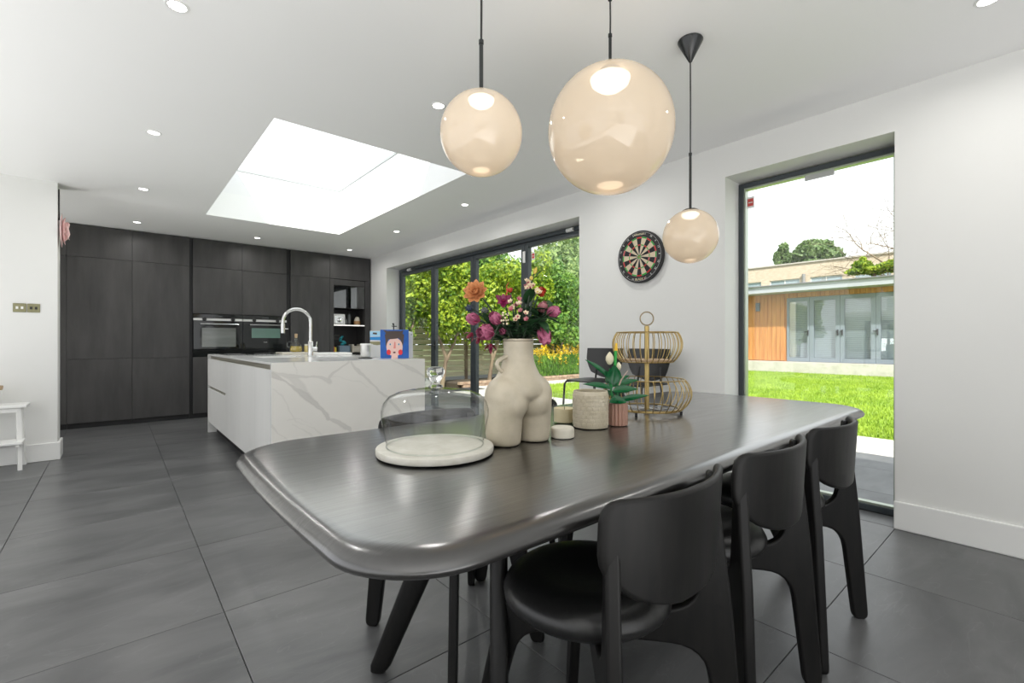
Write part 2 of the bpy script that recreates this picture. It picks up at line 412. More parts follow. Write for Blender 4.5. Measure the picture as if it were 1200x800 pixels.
# ------------------------------------------------------------------ downlights
lens_m = emitter('downlight_lens', (1, .98, .94), 9)
def make_downlight(x, y, label):
    t_ = thing('downlight', label, 'ceiling light', (x, y, CZ), 0, 'recessed ceiling downlights')
    bm = nb(); lathe(bm, [(.034, .0), (.036, -.004), (.045, -.004), (.047, 0.0)], 28); obj('bezel', bm, white_plastic, t_, smooth=True)
    bm = nb(); lathe(bm, [(.034, -.001), (.015, -.0015), (0, -.0016)], 24); obj('lens', bm, lens_m, t_, smooth=True)
    l = light('lamp', 'AREA', (0, 0, -.012), 3.5, (1, .975, .94), shape='DISK', size=.06); l.parent = t_; l.data.spread = R(170)
    return t_
for x in (.21, 1.56, 2.91):
    for y in (.19, 2.545, 4.2, 5.82, 7.49):
        if x == 1.56 and 3.4 < y < 6.5: continue
        if y == .19 and x != 2.91: continue
        lab = {.21: 'leftmost row', 1.56: 'middle row', 2.91: 'row by the garden wall'}[x] + {.19: ' at the camera end', 2.545: ' before the skylight', 4.2: ' level with the near skylight edge', 5.82: ' level with the far skylight edge', 7.49: ' right before the dark cabinets'}[y]
        make_downlight(x, y, 'round white downlight in the ' + lab)

# ------------------------------------------------------------------ tall kitchen cabinets
CY = 8.05
def panel(name, parent, x0, x1, z0, z1, m=cab_m, y=CY, th=.02, ox=0, **k):
    return obj(name, B(x0+.0015-ox, y, z0+.0015, x1-.0015-ox, y+th, z1-.0015), m, parent, bevel=.0015, **k)
def cab_unit(x0, x1, splits, label, doors=True, top=CZ-.006):
    t_ = thing('tall_cabinet', label, 'cabinet', (x0, CY, 0), 0, None); t_.location = (0, 0, 0)
    obj('carcass', B(x0+.001, CY+.021, .07, x1-.001, CY+.63, top), cab_dark, t_)
    obj('plinth', B(x0+.001, CY+.05, 0, x1-.001, CY+.62, .07), cab_dark, t_)
    if doors:
        zs = [.07]+splits+[top]
        for a, b in zip(zs, zs[1:]): panel('door', t_, x0, x1, a, b)
    return t_
cab_unit(-1.12, -.463, [2.19], 'charcoal tall cabinet at the left end, mostly hidden behind the white wall')
cab_unit(-.463, .174, [.885, 2.19], 'charcoal tall cabinet, first wide column right of the white wall')
cab_unit(.174, .808, [.885, 2.19], 'charcoal tall cabinet just left of the oven bank')
for x0, x1 in ((.808, .848), (2.10, 2.16)):
    o = obj('channel_strip', B(x0+.001, CY+.03, 0, x1-.001, CY+.63, CZ-.006), cab_dark)
    tag(o, 'black recessed vertical channel left of the ovens' if x0 < 1 else 'black recessed vertical channel right of the ovens', 'trim')
for x0, x1, s_ in ((.848, 1.473, 'left'), (1.473, 2.10, 'right')):
    t_ = thing('oven_cabinet', 'charcoal cabinet column housing the %s oven' % s_, 'cabinet')
    obj('carcass', B(x0+.001, CY+.021, .07, x1-.001, CY+.63, .99), cab_dark, t_)
    obj('carcass', B(x0+.001, CY+.021, 1.512, x1-.001, CY+.63, CZ-.006), cab_dark, t_)
    obj('plinth', B(x0+.001, CY+.05, 0, x1-.001, CY+.62, .07), cab_dark, t_)
    panel('door', t_, x0, x1, .07, .885); panel('door', t_, x0, x1, 1.515, 2.19); panel('door', t_, x0, x1, 2.19, CZ-.006)
    panel('drawer', t_, x0, x1, .885, .99, black_glass, label='black glass drawer')
oven_grey = mat('oven_window', (.10, .115, .105), .12, spec=.9); noisy(oven_grey, (.10, .11, .10), (.14, .155, .145), (2, 2, 9), detail=2)  # grey reflection of the room is put into this window colour
oven_green = mat('oven_window_green', (.10, .2, .16), .12, spec=.9)
def oven(x0, x1, win, wm, hx, label, kx):
    t_ = thing('oven', label, 'oven')
    obj('housing', B(x0+.004, CY+.002, .994, x1-.004, CY+.55, 1.508), black_metal, t_)
    obj('control_panel', B(x0+.004, CY-.016, 1.452, x1-.004, CY+.001, 1.508), black_glass, t_, bevel=.002)
    obj('trim_strip', B(x0+.004, CY-.019, 1.415, x1-.004, CY+.001, 1.449), mat('satin_strip', (.6, .6, .59), .4, .6), t_, bevel=.002, label='brushed steel strip')
    obj('door_glass', B(x0+.004, CY-.018, .996, x1-.004, CY+.001, 1.411), black_glass, t_, bevel=.003)
    obj('window', B(win[0], CY-.0195, win[1], win[2], CY-.0182, win[3]), wm, t_)
    bm = nb(); tube(bm, [(hx[0], CY-.06, 1.365), (hx[1], CY-.06, 1.365)], .0095, 10)
    for hq in (hx[0]+.03, hx[1]-.03): tube(bm, [(hq, CY-.06, 1.365), (hq, CY-.018, 1.365)], .007, 8)
    obj('handle', bm, steel, t_, smooth=True)
    for x in kx:
        bm = nb(); lathe(bm, [(0, .0), (.024, 0), (.026, .004), (.026, .022), (.022, .026), (0, .027)], 20)
        rot(bm, Matrix.Translation((x, CY-.019, 1.437)) @ Matrix.Rotation(R(90), 4, 'X')); obj('knob', bm, black_metal, t_, smooth=True)
    obj('display', B((x0+x1)/2-.05, CY-.0172, 1.47, (x0+x1)/2+.05, CY-.0162, 1.486), mat('display', (.05, .06, .06), .2), t_)
    obj('maker_mark', B((x0+x1)/2-.025, CY-.0192, 1.095, (x0+x1)/2+.025, CY-.0182, 1.102), steel, t_)
oven(.848, 1.473, (.955, 1.03, 1.385, 1.31), oven_grey, (.93, 1.42), 'left built-in black oven with a grey window reflecting the room', (.985, 1.345))
oven(1.473, 2.10, (1.595, 1.165, 2.0, 1.315), oven_green, (1.565, 2.05), 'right built-in black oven with a greenish window, behind the tap', (1.63, 1.96))
cab_unit(2.16, 2.79, [.885, 2.19], 'charcoal tall cabinet between the ovens and the open niche')
# niche unit
t_ = thing('niche_cabinet', 'charcoal cabinet with open niche, lit shelf and glass flap by the garden wall', 'cabinet')
obj('side_panel', B(2.792, CY+.001, .07, 2.855, CY+.63, 2.187), cab_m, t_)
obj('side_panel', B(3.415, CY+.001, .07, 3.505, CY+.63, 2.187), cab_m, t_)
obj('plinth', B(2.792, CY+.05, 0, 3.505, CY+.62, .07), cab_dark, t_)
obj('carcass', B(2.792, CY+.021, 2.192, 3.505, CY+.63, CZ-.006), cab_dark, t_)
panel('door', t_, 2.79, 3.507, 2.19, CZ-.006); panel('door', t_, 2.856, 3.414, .07, .885, y=CY+.01)
panel('lintel', t_, 2.856, 3.414, 2.085, 2.187, y=CY+.012)
niche_m = mat('niche_lining', (.018, .016, .016), .5)
obj('back_panel', B(2.856, CY+.40, .9, 3.414, CY+.42, 2.085), niche_m, t_)
obj('counter', B(2.856, CY+.035, .888, 3.414, CY+.399, .905), niche_m, t_)
obj('shelf', B(2.856, CY+.035, 1.385, 3.414, CY+.399, 1.400), niche_m, t_)
obj('shelf', B(2.856, CY+.045, 1.690, 3.414, CY+.399, 1.702), niche_m, t_)
obj('light_strip', B(2.858, CY+.024, 1.384, 3.412, CY+.034, 1.402), emitter('shelf_led', (1, .98, .93), .55), t_, label='lit white shelf edge')
gf = obj('glass_flap', B(2.86, CY+.024, 1.695, 3.41, CY+.032, 2.08), thin_glass('smoked_glass', (.35, .38, .38), .9, base=.12), t_)
# things inside the niche
def small(name, label, cat, loc, rz=0): return thing(name, label, cat, loc, rz)
def pos(x, Y, z): u = (x-600)/FPX; d = Y/(CS-u*SN); return Vector((d*(SN+u*CS), Y, z))
p_ = pos(395.5, 8.2, 1.4)
t_ = small('coffee_machine', 'white and chrome countertop machine on the lit niche shelf', 'kitchen appliance', p_)
obj('body', B(-.11, -.07, 0, .11, .12, .19), white_plastic, t_, bevel=.012)
obj('front_panel', B(-.075, -.078, .03, .075, -.07, .16), steel, t_, bevel=.003)
bm = nb(); lathe(bm, [(0, 0), (.04, 0), (.045, .01), (.03, .015), (0, .016)], 20); rot(bm, Matrix.Translation((.01, -.079, .09)) @ Matrix.Rotation(R(90), 4, 'X')); obj('dial', bm, chrome, t_, smooth=True)
bm = nb(); tube(bm, [(-.09, 0, .19), (-.10, 0, .23), (-.12, 0, .26)], .006); obj('lever', bm, steel, t_, smooth=True)
for i, x in enumerate((405.0, 409.0)):
    p_ = pos(x, 8.2+.05*i, 1.4); t_ = small('glass_jar', ('short dark glass jar beside the countertop machine', 'tall dark glass jar with a lid on the lit niche shelf')[i], 'jar', p_)
    h_ = .10+.09*i
    bm = nb(); lathe(bm, [(0, 0), (.03, 0), (.034, .01), (.034, h_-.02), (.026, h_)], 20); obj('body', bm, mat('smoked_jar', (.12, .13, .13), .1, spec=.8), t_, smooth=True)
    bm = nb(); lathe(bm, [(0, h_+.02), (.028, h_+.018), (.028, h_), (0, h_)], 20); obj('lid', bm, black_metal, t_, smooth=True)
p_ = pos(418.5, 8.2, 1.4); t_ = small('ceramic_jar', 'cream and tan rounded jar at the right end of the lit shelf', 'jar', p_)
bm = nb(); lathe(bm, [(0, 0), (.05, 0), (.056, .03), (.052, .09), (.035, .14), (.022, .155), (0, .158)], 24); obj('body', bm, mat('jar_cream', (.62, .58, .48), .4), t_, smooth=True)
bm = nb(); lathe(bm, [(.0568, .02), (.0572, .035), (.0555, .07), (.050, .088)], 24); obj('band', bm, mat('jar_tan', (.45, .25, .10), .5), t_, smooth=True)
p_ = pos(390.5, 8.16, .905); t_ = small('spice_packet', 'colourful small packets standing at the left of the niche counter', 'food packet', p_)
for i, (c_, w_) in enumerate((((.6, .5, .42), .022), ((.55, .12, .05), .02), ((.65, .55, .06), .022))):
    obj('packet', B(-.05+i*.033, -.03, 0, -.05+i*.033+.029, .03, .13-.012*i), mat('packet_%d' % i, c_, .5), t_, bevel=.003)
p_ = pos(402.5, 8.17, .905); t_ = small('storage_tin', 'blue-grey storage tin on the niche counter', 'tin', p_)
obj('body', B(-.10, -.08, 0, .10, .08, .135), mat('blue_grey_tin', (.13, .19, .25), .4), t_, bevel=.02)
p_ = pos(402, 8.17, 1.04); t_ = small('teal_cloth', 'crumpled teal cloth lying on the blue-grey tin', 'cloth', p_)
bm = nb(); teal = mat('teal_fabric', (.01, .22, .26), .6)
for i in range(7):
    sphere(bm, (random.uniform(-.05, .05), random.uniform(-.03, .03), .022+i*.022), .034-.002*i, 10, 6, (1.1, .8, .8))
obj('folds', bm, teal, t_, smooth=True)
p_ = pos(416.5, 8.17, .905); t_ = small('toaster', 'cream and steel two-slot toaster on the niche counter', 'toaster', p_)
obj('body', B(-.085, -.08, .012, .085, .08, .125), mat('toaster_cream', (.45, .42, .36), .35), t_, bevel=.018)
for x in (-.08, .066): obj('end_cap', B(x-.012, -.085, .01, x+.026, .085, .155), mat('cap_beige', (.5, .46, .38), .4), t_, bevel=.008)
t_ = small('wall_socket', 'small black wall socket on the niche back panel', 'socket', pos(394.5, 8.449, 1.19))
obj('plate', B(-.045, -.006, -.04, .045, 0, .04), mat('socket_rim', (.10, .09, .08), .4), t_, bevel=.003); obj('insert', B(-.036, -.009, -.031, .036, -.006, .031), black_metal, t_)

# ------------------------------------------------------------------ kitchen island
IX0, IX1, IY0, IY1, IZ = .863, 2.126, 3.70, 6.75, .955
wt = thing('island_worktop', 'white marble worktop with grey-veined waterfall end facing the table', 'worktop')
bm = nb(); sx0, sx1, sy0, sy1 = 1.06, 1.48, 4.85, 5.32
for x0, y0, x1, y1 in ((IX0, IY0, sx0, IY1), (sx1, IY0, IX1, IY1), (sx0, IY0, sx1, sy0), (sx0, sy1, sx1, IY1)): box(bm, x0, y0, IZ-.015, x1, y1, IZ)
obj('top_slab', bm, marble_plain, wt)
obj('end_panel', B(IX0, IY1-.03, 0, IX1, IY1-.001, IZ-.0155), island_white, wt)
# front slab: the veins are laid into the colour of a fine mesh
def vein_panel():
    nx, nz_ = 300, 226
    def uv(p):                                # crop coordinates of the photograph -> X, Z on the slab
        q = atY(230+p[0]/4.444, 400+p[1]/4.444, IY0); return q.x, q.z
    veins = [([(380,160),(440,172),(500,184),(560,178),(640,186),(690,208)], .018, .55), ([(690,200),(715,160),(745,138),(792,104)], .012, .55), ([(680,192),(740,182),(800,205),(860,215),(900,240)], .004, .25),
             ([(400,175),(480,222),(560,272),(620,322),(670,368),(690,402)], .022, .8), ([(690,402),(745,418),(795,455),(830,520)], .016, .7), ([(395,165),(460,175),(510,200),(560,262)], .030, .45),
             ([(805,105),(840,150),(900,205),(950,255),(1000,302),(1080,380)], .011, .6), ([(1000,92),(1080,118),(1140,150),(1190,192)], .014, .55),
             ([(400,245),(455,300),(485,365),(520,415),(610,445),(680,520)], .005, .3), ([(505,105),(522,140),(528,165)], .006, .5), ([(393,435),(420,480),(480,520),(560,640)], .009, .4), ([(500,430),(560,455),(640,520),(700,640),(900,760)], .007, .35), ([(470,410),(540,400),(610,430)], .004, .25), ([(1100,300),(1150,420),(1200,600)], .01, .4)]
    xs = np.linspace(IX0, IX1, nx); zs = np.linspace(0, IZ-.0001, nz_)
    GX, GZ = np.meshgrid(xs, zs); rng = np.random.RandomState(3)
    def wob(f, a, s): return a*(np.sin(GX*f+s)+np.sin(GZ*f*1.3+s*2)+.6*np.sin((GX+GZ)*f*2.1+s)+.4*np.sin((GX-GZ)*f*3.7+s*3))
    PX, PZ = GX+wob(17, .004, 1)+wob(55, .0015, 2), GZ+wob(21, .004, 4)+wob(61, .0015, 5)
    D = np.zeros_like(GX)
    for pts, wd_, st in veins:
        P = np.array([uv(p) for p in pts]); dm = np.full(GX.shape, 9.)
        for a, b in zip(P, P[1:]):
            v = b-a; tt = np.clip(((PX-a[0])*v[0]+(PZ-a[1])*v[1])/(v@v), 0, 1)
            dm = np.minimum(dm, np.hypot(PX-a[0]-tt*v[0], PZ-a[1]-tt*v[1]))
        ww = wd_*(1+.35*np.sin(GX*23+wd_*900)+.25*np.sin(GZ*31+wd_*500))
        edge = np.clip(1-dm/ww, 0, 1); D = np.maximum(D, .62*st*np.clip(edge*2.2, 0, 1)*(.75+.25*np.clip((dm/ww)*1.6, 0, 1)))
    base = np.array([.80, .785, .745]); gr = np.array([.44, .43, .41])
    tone = 1+wob(5, .006, 1)+wob(13, .004, 3)
    Cc = (base[None, None]*(1-D[..., None])+gr[None, None]*D[..., None])*tone[..., None]
    V = np.stack([GX, np.full_like(GX, IY0), GZ], -1).reshape(-1, 3); V[:, 1] -= .0005
    idx = np.arange(nx*nz_).reshape(nz_, nx)
    F = np.stack([idx[:-1, :-1], idx[:-1, 1:], idx[1:, 1:], idx[1:, :-1]], -1).reshape(-1, 4)
    m = mat('veined_marble', (.7, .7, .7), .16); vc = N(m, 'ShaderNodeVertexColor'); vc.layer_name = 'veins'; L(m, vc.outputs['Color'], BS(m).inputs['Base Color'])
    o = from_np('waterfall_face', V, F, m, wt)
    ca = o.data.color_attributes.new('veins', 'FLOAT_COLOR', 'POINT')
    ca.data.foreach_set('color', np.concatenate([Cc.reshape(-1, 3), np.ones((nx*nz_, 1))], 1).astype(np.float32).ravel())
    o['label'] = 'cream marble with broad grey veins'
vein_panel()
obj('waterfall_slab', B(IX0, IY0, 0, IX1, IY0+.03, IZ-.0155), marble_plain, wt)
obj('sink_bowl', (lambda b: (box(b, sx0-.01, sy0-.01, .74, sx1+.01, sy1+.01, .75), box(b, sx0-.01, sy0-.01, .75, sx0, sy1+.01, IZ-.016), box(b, sx1, sy0-.01, .75, sx1+.01, sy1+.01, IZ-.016), box(b, sx0, sy0-.01, .75, sx1, sy0, IZ-.016), box(b, sx0, sy1, .75, sx1, sy1+.01, IZ-.016), b)[-1])(nb()), steel, wt)
def island_unit(y0, y1, rows, label, kind):
    t_ = thing('island_cabinet', label, 'cabinet')
    obj('body', B(IX0+.045, y0+.001, .10, 1.05 if 4.4 < y0 < 5.5 else IX1-.03, y1-.001, IZ-.045 if not 4.4 < y0 < 5.5 else .90), island_white, t_)
    obj('top_channel', B(IX0+.03, y0+.001, .885, IX0+.045, y1-.001, IZ-.016), olive, t_)
    obj('plinth', B(IX0+.09, y0+.001, 0, IX1-.08, y1-.001, .10), cab_dark, t_)
    for a, b in rows:
        obj(kind, B(IX0+.004, y0+.0015, a, IX0+.024, y1-.0015, b), island_white, t_, bevel=.0015)
    obj('grip_channel', B(IX0+.025, y0+.001, .12, IX0+.0449, y1-.001, .884), olive, t_)
    return t_
island_unit(5.575, 6.718, [(.13, .548), (.575, .900)], 'pale island unit of two drawers at the far left corner', 'drawer')
island_unit(4.30, 5.575, [(.13, .900)], 'pale island unit with a plain wide door in the middle', 'door')
island_unit(3.732, 4.30, [(.13, .900)], 'pale island unit with a narrow front beside the waterfall end', 'door')

# hob, tap and things on the island
t_ = thing('hob', 'flat black glass hob at the far end of the island top', 'hob', (1.24, 6.35, IZ))
obj('glass', B(-.29, -.26, .0005, .27, .26, .006), black_glass, t_, bevel=.002)
for x, y in ((-.16, -.12), (-.16, .12), (.14, 0)):
    bm = nb(); ring_tube(bm, (x, y, .0065), .09, .0008, 28, 4); obj('cooking_zone', bm, mat('zone_grey', (.2, .2, .2), .4), t_)
def tap():
    bx, by = 1.565, 5.10
    t_ = thing('tap', 'tall curved brushed steel kitchen tap on the island', 'tap', (bx, by, IZ))
    bm = nb(); lathe(bm, [(0, 0), (.030, 0), (.031, .004), (.027, .008), (.027, .155), (.025, .158), (0, .158)], 24); obj('body', bm, steel, t_, smooth=True)
    pts = [(0, 0, .155), (0, 0, .30)]; rr = .135; cz = .355
    for i in range(0, 15): a = PI*i/14; pts.append((-rr+rr*math.cos(a), 0, cz+rr*math.sin(a)))
    pts.append((-2*rr, 0, .30)); bm = nb(); tube(bm, pts, .0165, 14); obj('spout', bm, steel, t_, smooth=True)
    bm = nb(); tube(bm, [(-2*rr, 0, .335), (-2*rr, 0, .24)], [.021, .020], 16); obj('spray_head', bm, steel, t_, smooth=True)
    bm = nb(); tube(bm, [(-2*rr+.018, -.003, .285), (-2*rr+.05, -.01, .283)], .004, 8); obj('spray_button', bm, steel, t_, smooth=True)
    bm = nb(); tube(bm, [(.02, -.004, .075), (.062, -.012, .075)], .024, 18); obj('lever_hub', bm, steel, t_, smooth=True)
    bm = nb(); tube(bm, [(.052, -.010, .085), (.060, -.016, .155)], [.006, .005], 8); obj('lever', bm, steel, t_, smooth=True)
tap()
wood = mat('light_wood', (.42, .29, .16), .5); noisy(wood, (.36, .24, .13), (.48, .34, .2), (3, 30, 30), detail=4)
t_ = thing('serving_board', 'pale serving board carrying the oil bottle on the island', 'board', (1.74, 6.17, IZ))
bm = nb(); box(bm, -.22, -.15, .001, .20, .15, .022); obj('slab', bm, mat('board_white', (.62, .58, .5), .4), t_, bevel=.006)
t_ = thing('oil_bottle', 'glass oil bottle with a looped handle and cork, half full of golden oil', 'bottle', (1.70, 6.10, IZ+.023))
oil = mat('olive_oil', (.38, .27, .03), .1, spec=.8); glass_t = thin_glass('bottle_glass', (.93, .95, .94), .9, edge=.2, base=.06)
bm = nb(); lathe(bm, [(0, .004), (.055, .004), (.068, .02), (.068, .05), (.060, .075), (0, .075)], 24); obj('oil', bm, oil, t_, smooth=True)
bm = nb(); lathe(bm, [(0, 0), (.06, 0), (.073, .018), (.073, .055), (.06, .09), (.025, .125), (.017, .15), (.017, .19), (.021, .195)], 24); obj('glass', bm, glass_t, t_, smooth=True)
bm = nb(); lathe(bm, [(0, .175), (.015, .175), (.018, .225), (0, .228)], 16); obj('cork', bm, wood, t_, smooth=True)
bm = nb(); tube(bm, [(-.03, 0, .115), (-.07, 0, .135), (-.10, 0, .11), (-.10, 0, .075), (-.07, 0, .05)], .007, 8); obj('handle', bm, glass_t, t_, smooth=True)
t_ = thing('oil_jar', 'small jar of yellow oil beside the oil bottle', 'jar', (1.83, 6.10, IZ+.023))
bm = nb(); lathe(bm, [(0, 0), (.03, 0), (.033, .01), (.033, .07), (.028, .08), (0, .08)], 20); obj('body', bm, mat('pale_oil', (.6, .5, .2), .2), t_, smooth=True)
bm = nb(); lathe(bm, [(0, .08), (.030, .08), (.030, .1), (0, .1)], 20); obj('lid', bm, mat('jar_lid', (.6, .58, .5), .3), t_, smooth=True)
t_ = thing('draining_tray', 'flat white tray with raised rim behind the tap', 'tray', (1.93, 5.50, IZ), R(-8))
bm = nb(); box(bm, -.19, -.16, .001, .19, .16, .008)
for x0, y0, x1, y1 in ((-.19, -.16, -.178, .16), (.178, -.16, .19, .16), (-.178, -.16, .178, -.148), (-.178, .148, .178, .16)): box(bm, x0, y0, .008, x1, y1, .026)
obj('tray', bm, white_plastic, t_, bevel=.002)
t_ = thing('canister', 'brushed steel canister with white lid near the island front edge', 'canister', (1.75, 4.12, IZ))
bm = nb(); lathe(bm, [(0, .001), (.062, .001), (.062, .006), (.046, .007), (0, .007)], 28); obj('coaster', bm, black_metal, t_, smooth=True)
bm = nb(); lathe(bm, [(0, .0075), (.043, .0075), (.045, .01), (.045, .122), (0, .122)], 28); obj('body', bm, mat('satin_steel', (.66, .66, .64), .35, .7), t_, smooth=True)
bm = nb(); lathe(bm, [(0, .137), (.047, .136), (.049, .133), (.049, .1225), (0, .1225)], 28); obj('lid', bm, white_plastic, t_, smooth=True)
bm = nb(); tube(bm, [(.046, 0, .128), (.066, 0, .128), (.07, 0, .12)], .005, 8); obj('lid_tab', bm, white_plastic, t_, smooth=True)

# children's pictures propped on the island
CANV = {}
def flat_shape(pts, y, m, par, name, label=None):
    bm = nb(); prism(bm, pts, -.0006, .0, lambda a, b, t: Vector((a, y+t, b))); return obj(name, bm, m, par, label=label)
def ell(cx, cz, rx, rz, n=24, a0=0, a1=2*PI): return [(cx+rx*math.cos(a0+(a1-a0)*i/n), cz+rz*math.sin(a0+(a1-a0)*i/n)) for i in range(n)]
def canvas(name, label, px, d, w_, h_, m, tilt, yaw=0):
    p = at(px, 400, d); p.z = IZ
    t_ = thing(name, label, 'picture', p, -math.asin(SN)-(px-600)/FPX*.0+yaw)
    t_.rotation_euler = (R(-tilt), 0, -math.asin(SN)+R(yaw)+.15)
    obj('canvas', B(-w_/2, 0, .002, w_/2, .016, h_), m, t_, bevel=.002)
    return t_
cblue = mat('paint_blue', (.012, .10, .42), .5); noisy(cblue, (.010, .09, .38), (.016, .12, .47), (20, 20, 20))
t_ = canvas('portrait_picture', 'bright blue picture of a rosy-cheeked dark-haired face on the island', 462.5, 4.22, .25, .262, cblue, -5)
cm = {k: mat('paint_'+k, c, .5) for k, c in dict(skin=(.80, .55, .49), hair=(.075, .052, .045), red=(.72, .03, .04), nose=(.72, .25, .22), eye=(.03, .17, .28), dark=(.12, .03, .03), white=(.75, .75, .73)).items()}
flat_shape([(-.075, .20), (-.080, .13), (-.072, .10), (-.052, .19), (.050, .205), (.066, .11), (.078, .13), (.080, .19), (.072, .235), (.082, .258), (.055, .25), (0, .252), (-.06, .25), (-.10, .262), (-.078, .235)][::-1], -.0008, cm['hair'], t_, 'painted_hair')
flat_shape(ell(0, .105, .072, .085)[::-1] , -.0016, cm['skin'], t_, 'painted_face')
flat_shape([(-.074, .12), (-.066, .175), (-.02, .178), (.02, .182), (.036, .188), (.05, .17), (.068, .175), (.076, .12), (.085, .22), (0, .24), (-.085, .22)][::-1], -.0022, cm['hair'], t_, 'painted_fringe')
flat_shape([(-.03, .002), (.03, .002), (.026, .035), (-.026, .035)], -.0014, cm['skin'], t_, 'painted_neck')
for s_ in (-1, 1):
    flat_shape(ell(.052*s_, .058, .019, .025)[::-1], -.0024, cm['red'], t_, 'painted_cheek')
    flat_shape(ell(.038*s_, .130, .012, .009)[::-1], -.0026, cm['white'], t_, 'painted_eye')
    flat_shape(ell(.038*s_, .130, .0065, .0085)[::-1], -.0033, cm['eye'], t_, 'painted_iris')
flat_shape([(-.010, .092), (.010, .092), (.009, .15), (-.001, .155)], -.0028, cm['nose'], t_, 'painted_nose')
flat_shape(ell(-.002, .056, .012, .008)[::-1], -.0028, cm['dark'], t_, 'painted_mouth')
t_ = canvas('beach_picture', 'blue and white landscape picture half hidden behind the blue portrait', 446, 4.42, .19, .255, cm['white'], -6)
flat_shape([(-.094, .17), (.094, .165), (.094, .205), (-.094, .20)], -.0008, mat('paint_sea', (.02, .25, .6), .5), t_, 'painted_sea')
flat_shape([(-.094, .205), (.094, .21), (.094, .253), (-.094, .253)], -.0008, mat('paint_sky', (.35, .62, .8), .5), t_, 'painted_sky')
flat_shape([(-.094, .13), (-.03, .12), (.04, .13), (.094, .14), (.094, .165), (0, .155), (-.094, .155)], -.0008, mat('paint_olive', (.3, .28, .14), .5), t_, 'painted_shore')
flat_shape([(-.07, .226), (-.03, .222), (-.03, .24), (-.066, .242)], -.0016, cm['hair'], t_, 'painted_mark')
t_ = canvas('blank_picture', 'white board showing past the right edge of the blue portrait', 471, 4.33, .20, .245, cm['white'], -6)
flat_shape(ell(.088, .22, .004, .005, 10)[::-1], -.0008, black_metal, t_, 'button')
p = at(461, 400, 4.5); p.z = IZ
t_ = thing('table_easel', 'black table easel whose mast rises above the pictures', 'easel', p, -math.asin(SN)+.15)
bm = nb(); tube(bm, [(0, .06, .0), (0, .02, .33)], .006, 8); tube(bm, [(-.018, .016, .305), (.03, .016, .302)], .0045, 8); sphere(bm, (-.004, .02, .325), .010, 10, 6)
obj('mast', bm, black_metal, t_, smooth=True)
for s_ in (-1, 1):
    bm = nb(); tube(bm, [(.10*s_, .06, .003), (0, .03, .26)], .005, 8); obj('leg', bm, black_metal, t_, smooth=True)

# ------------------------------------------------------------------ dining table
TZ = .78
def table():
    x0, x1, y0, y1 = .275, 2.93, .605, 1.70; cx, cy = (x0+x1)/2, (y0+y1)/2
    t_ = thing('dining_table', 'long black-stained oak dining table with rounded corners and slab legs', 'table', (cx, cy, 0))
    a, b = (x1-x0)/2, (y1-y0)/2; r = .17; base = []
    for sx, sy, a0 in ((1, -1, -90), (1, 1, 0), (-1, 1, 90), (-1, -1, 180)):
        for i in range(13):
            t = R(a0+90*i/12); base.append((sx*(a-r)+r*math.cos(t), sy*(b-r)+r*math.sin(t)))
    # fill the long edges so the outline can bulge a little
    P = []
    for p, q in zip(base, base[1:]+base[:1]):
        n = max(1, int(math.dist(p, q)/.12))
        for i in range(n): P.append((p[0]+(q[0]-p[0])*i/n, p[1]+(q[1]-p[1])*i/n))
    def out_(p, ins):
        k = .012*(1-(p[0]/a)**2) if abs(p[1]) > b*.6 else 0
        kx = .02*(1-(p[1]/b)**2) if abs(p[0]) > a*.9 else 0
        x = p[0]*(1-ins/a)+math.copysign(kx, p[0]); y = p[1]*(1-ins/b)+math.copysign(k, p[1]); return x, y
    prof = [(.045, TZ), (.030, TZ-.0012), (.017, TZ-.0055), (.007, TZ-.013), (.001, TZ-.022), (.0, TZ-.028), (.004, TZ-.036), (.014, TZ-.043), (.03, TZ-.046), (.07, TZ-.047)]
    bm = nb(); rings = [[bm.verts.new((*out_(p, i), z)) for p in P] for i, z in prof]; n = len(P)
    for A, Bq in zip(rings, rings[1:]):
        for i in range(n): bm.faces.new((A[i], A[(i+1) % n], Bq[(i+1) % n], Bq[i]))
    bm.faces.new(rings[0]); bm.faces.new(rings[-1][::-1])
    obj('tabletop', bm, table_m, t_, smooth=True, ang=50)
    obj('underframe', B(-a+.42, -.32, TZ-.085, a-.42, .32, TZ-.0475), table_m, t_, bevel=.006)
    for sx in (-1, 1):
        for sy in (-1, 1):
            foot = Vector((sx*(cx-.67), sy*.325, 0)); top = foot+Vector((-sx*.19, -sy*.24 if sy > 0 else -sy*.24, TZ-.06)); top.z = TZ-.06
            d = Vector((-sx*.62, -sy*.78, 0)).normalized(); nrm = Vector((-d.y, d.x, 0))
            bm = nb(); secs = []
            for k, (f, wd_, th) in enumerate(((0, .012, .008), (.012, .026, .018), (.04, .034, .022), (.5, .044, .024), (.85, .055, .025), (1, .06, .025))):
                c = foot.lerp(top, f); row = []
                for i in range(16):
                    t = 2*PI*i/16; ca, sa = math.cos(t), math.sin(t)
                    row.append(bm.verts.new(c + d*wd_*math.copysign(abs(ca)**.6, ca)+nrm*th*math.copysign(abs(sa)**.6, sa)))
                secs.append(row)
            for A, Bq in zip(secs, secs[1:]):
                for i in range(16): bm.faces.new((A[i], A[(i+1) % 16], Bq[(i+1) % 16], Bq[i]))
            bm.faces.new(secs[0][::-1]); bm.faces.new(secs[-1]); obj('leg', bm, chair_m, t_, smooth=True)
table()

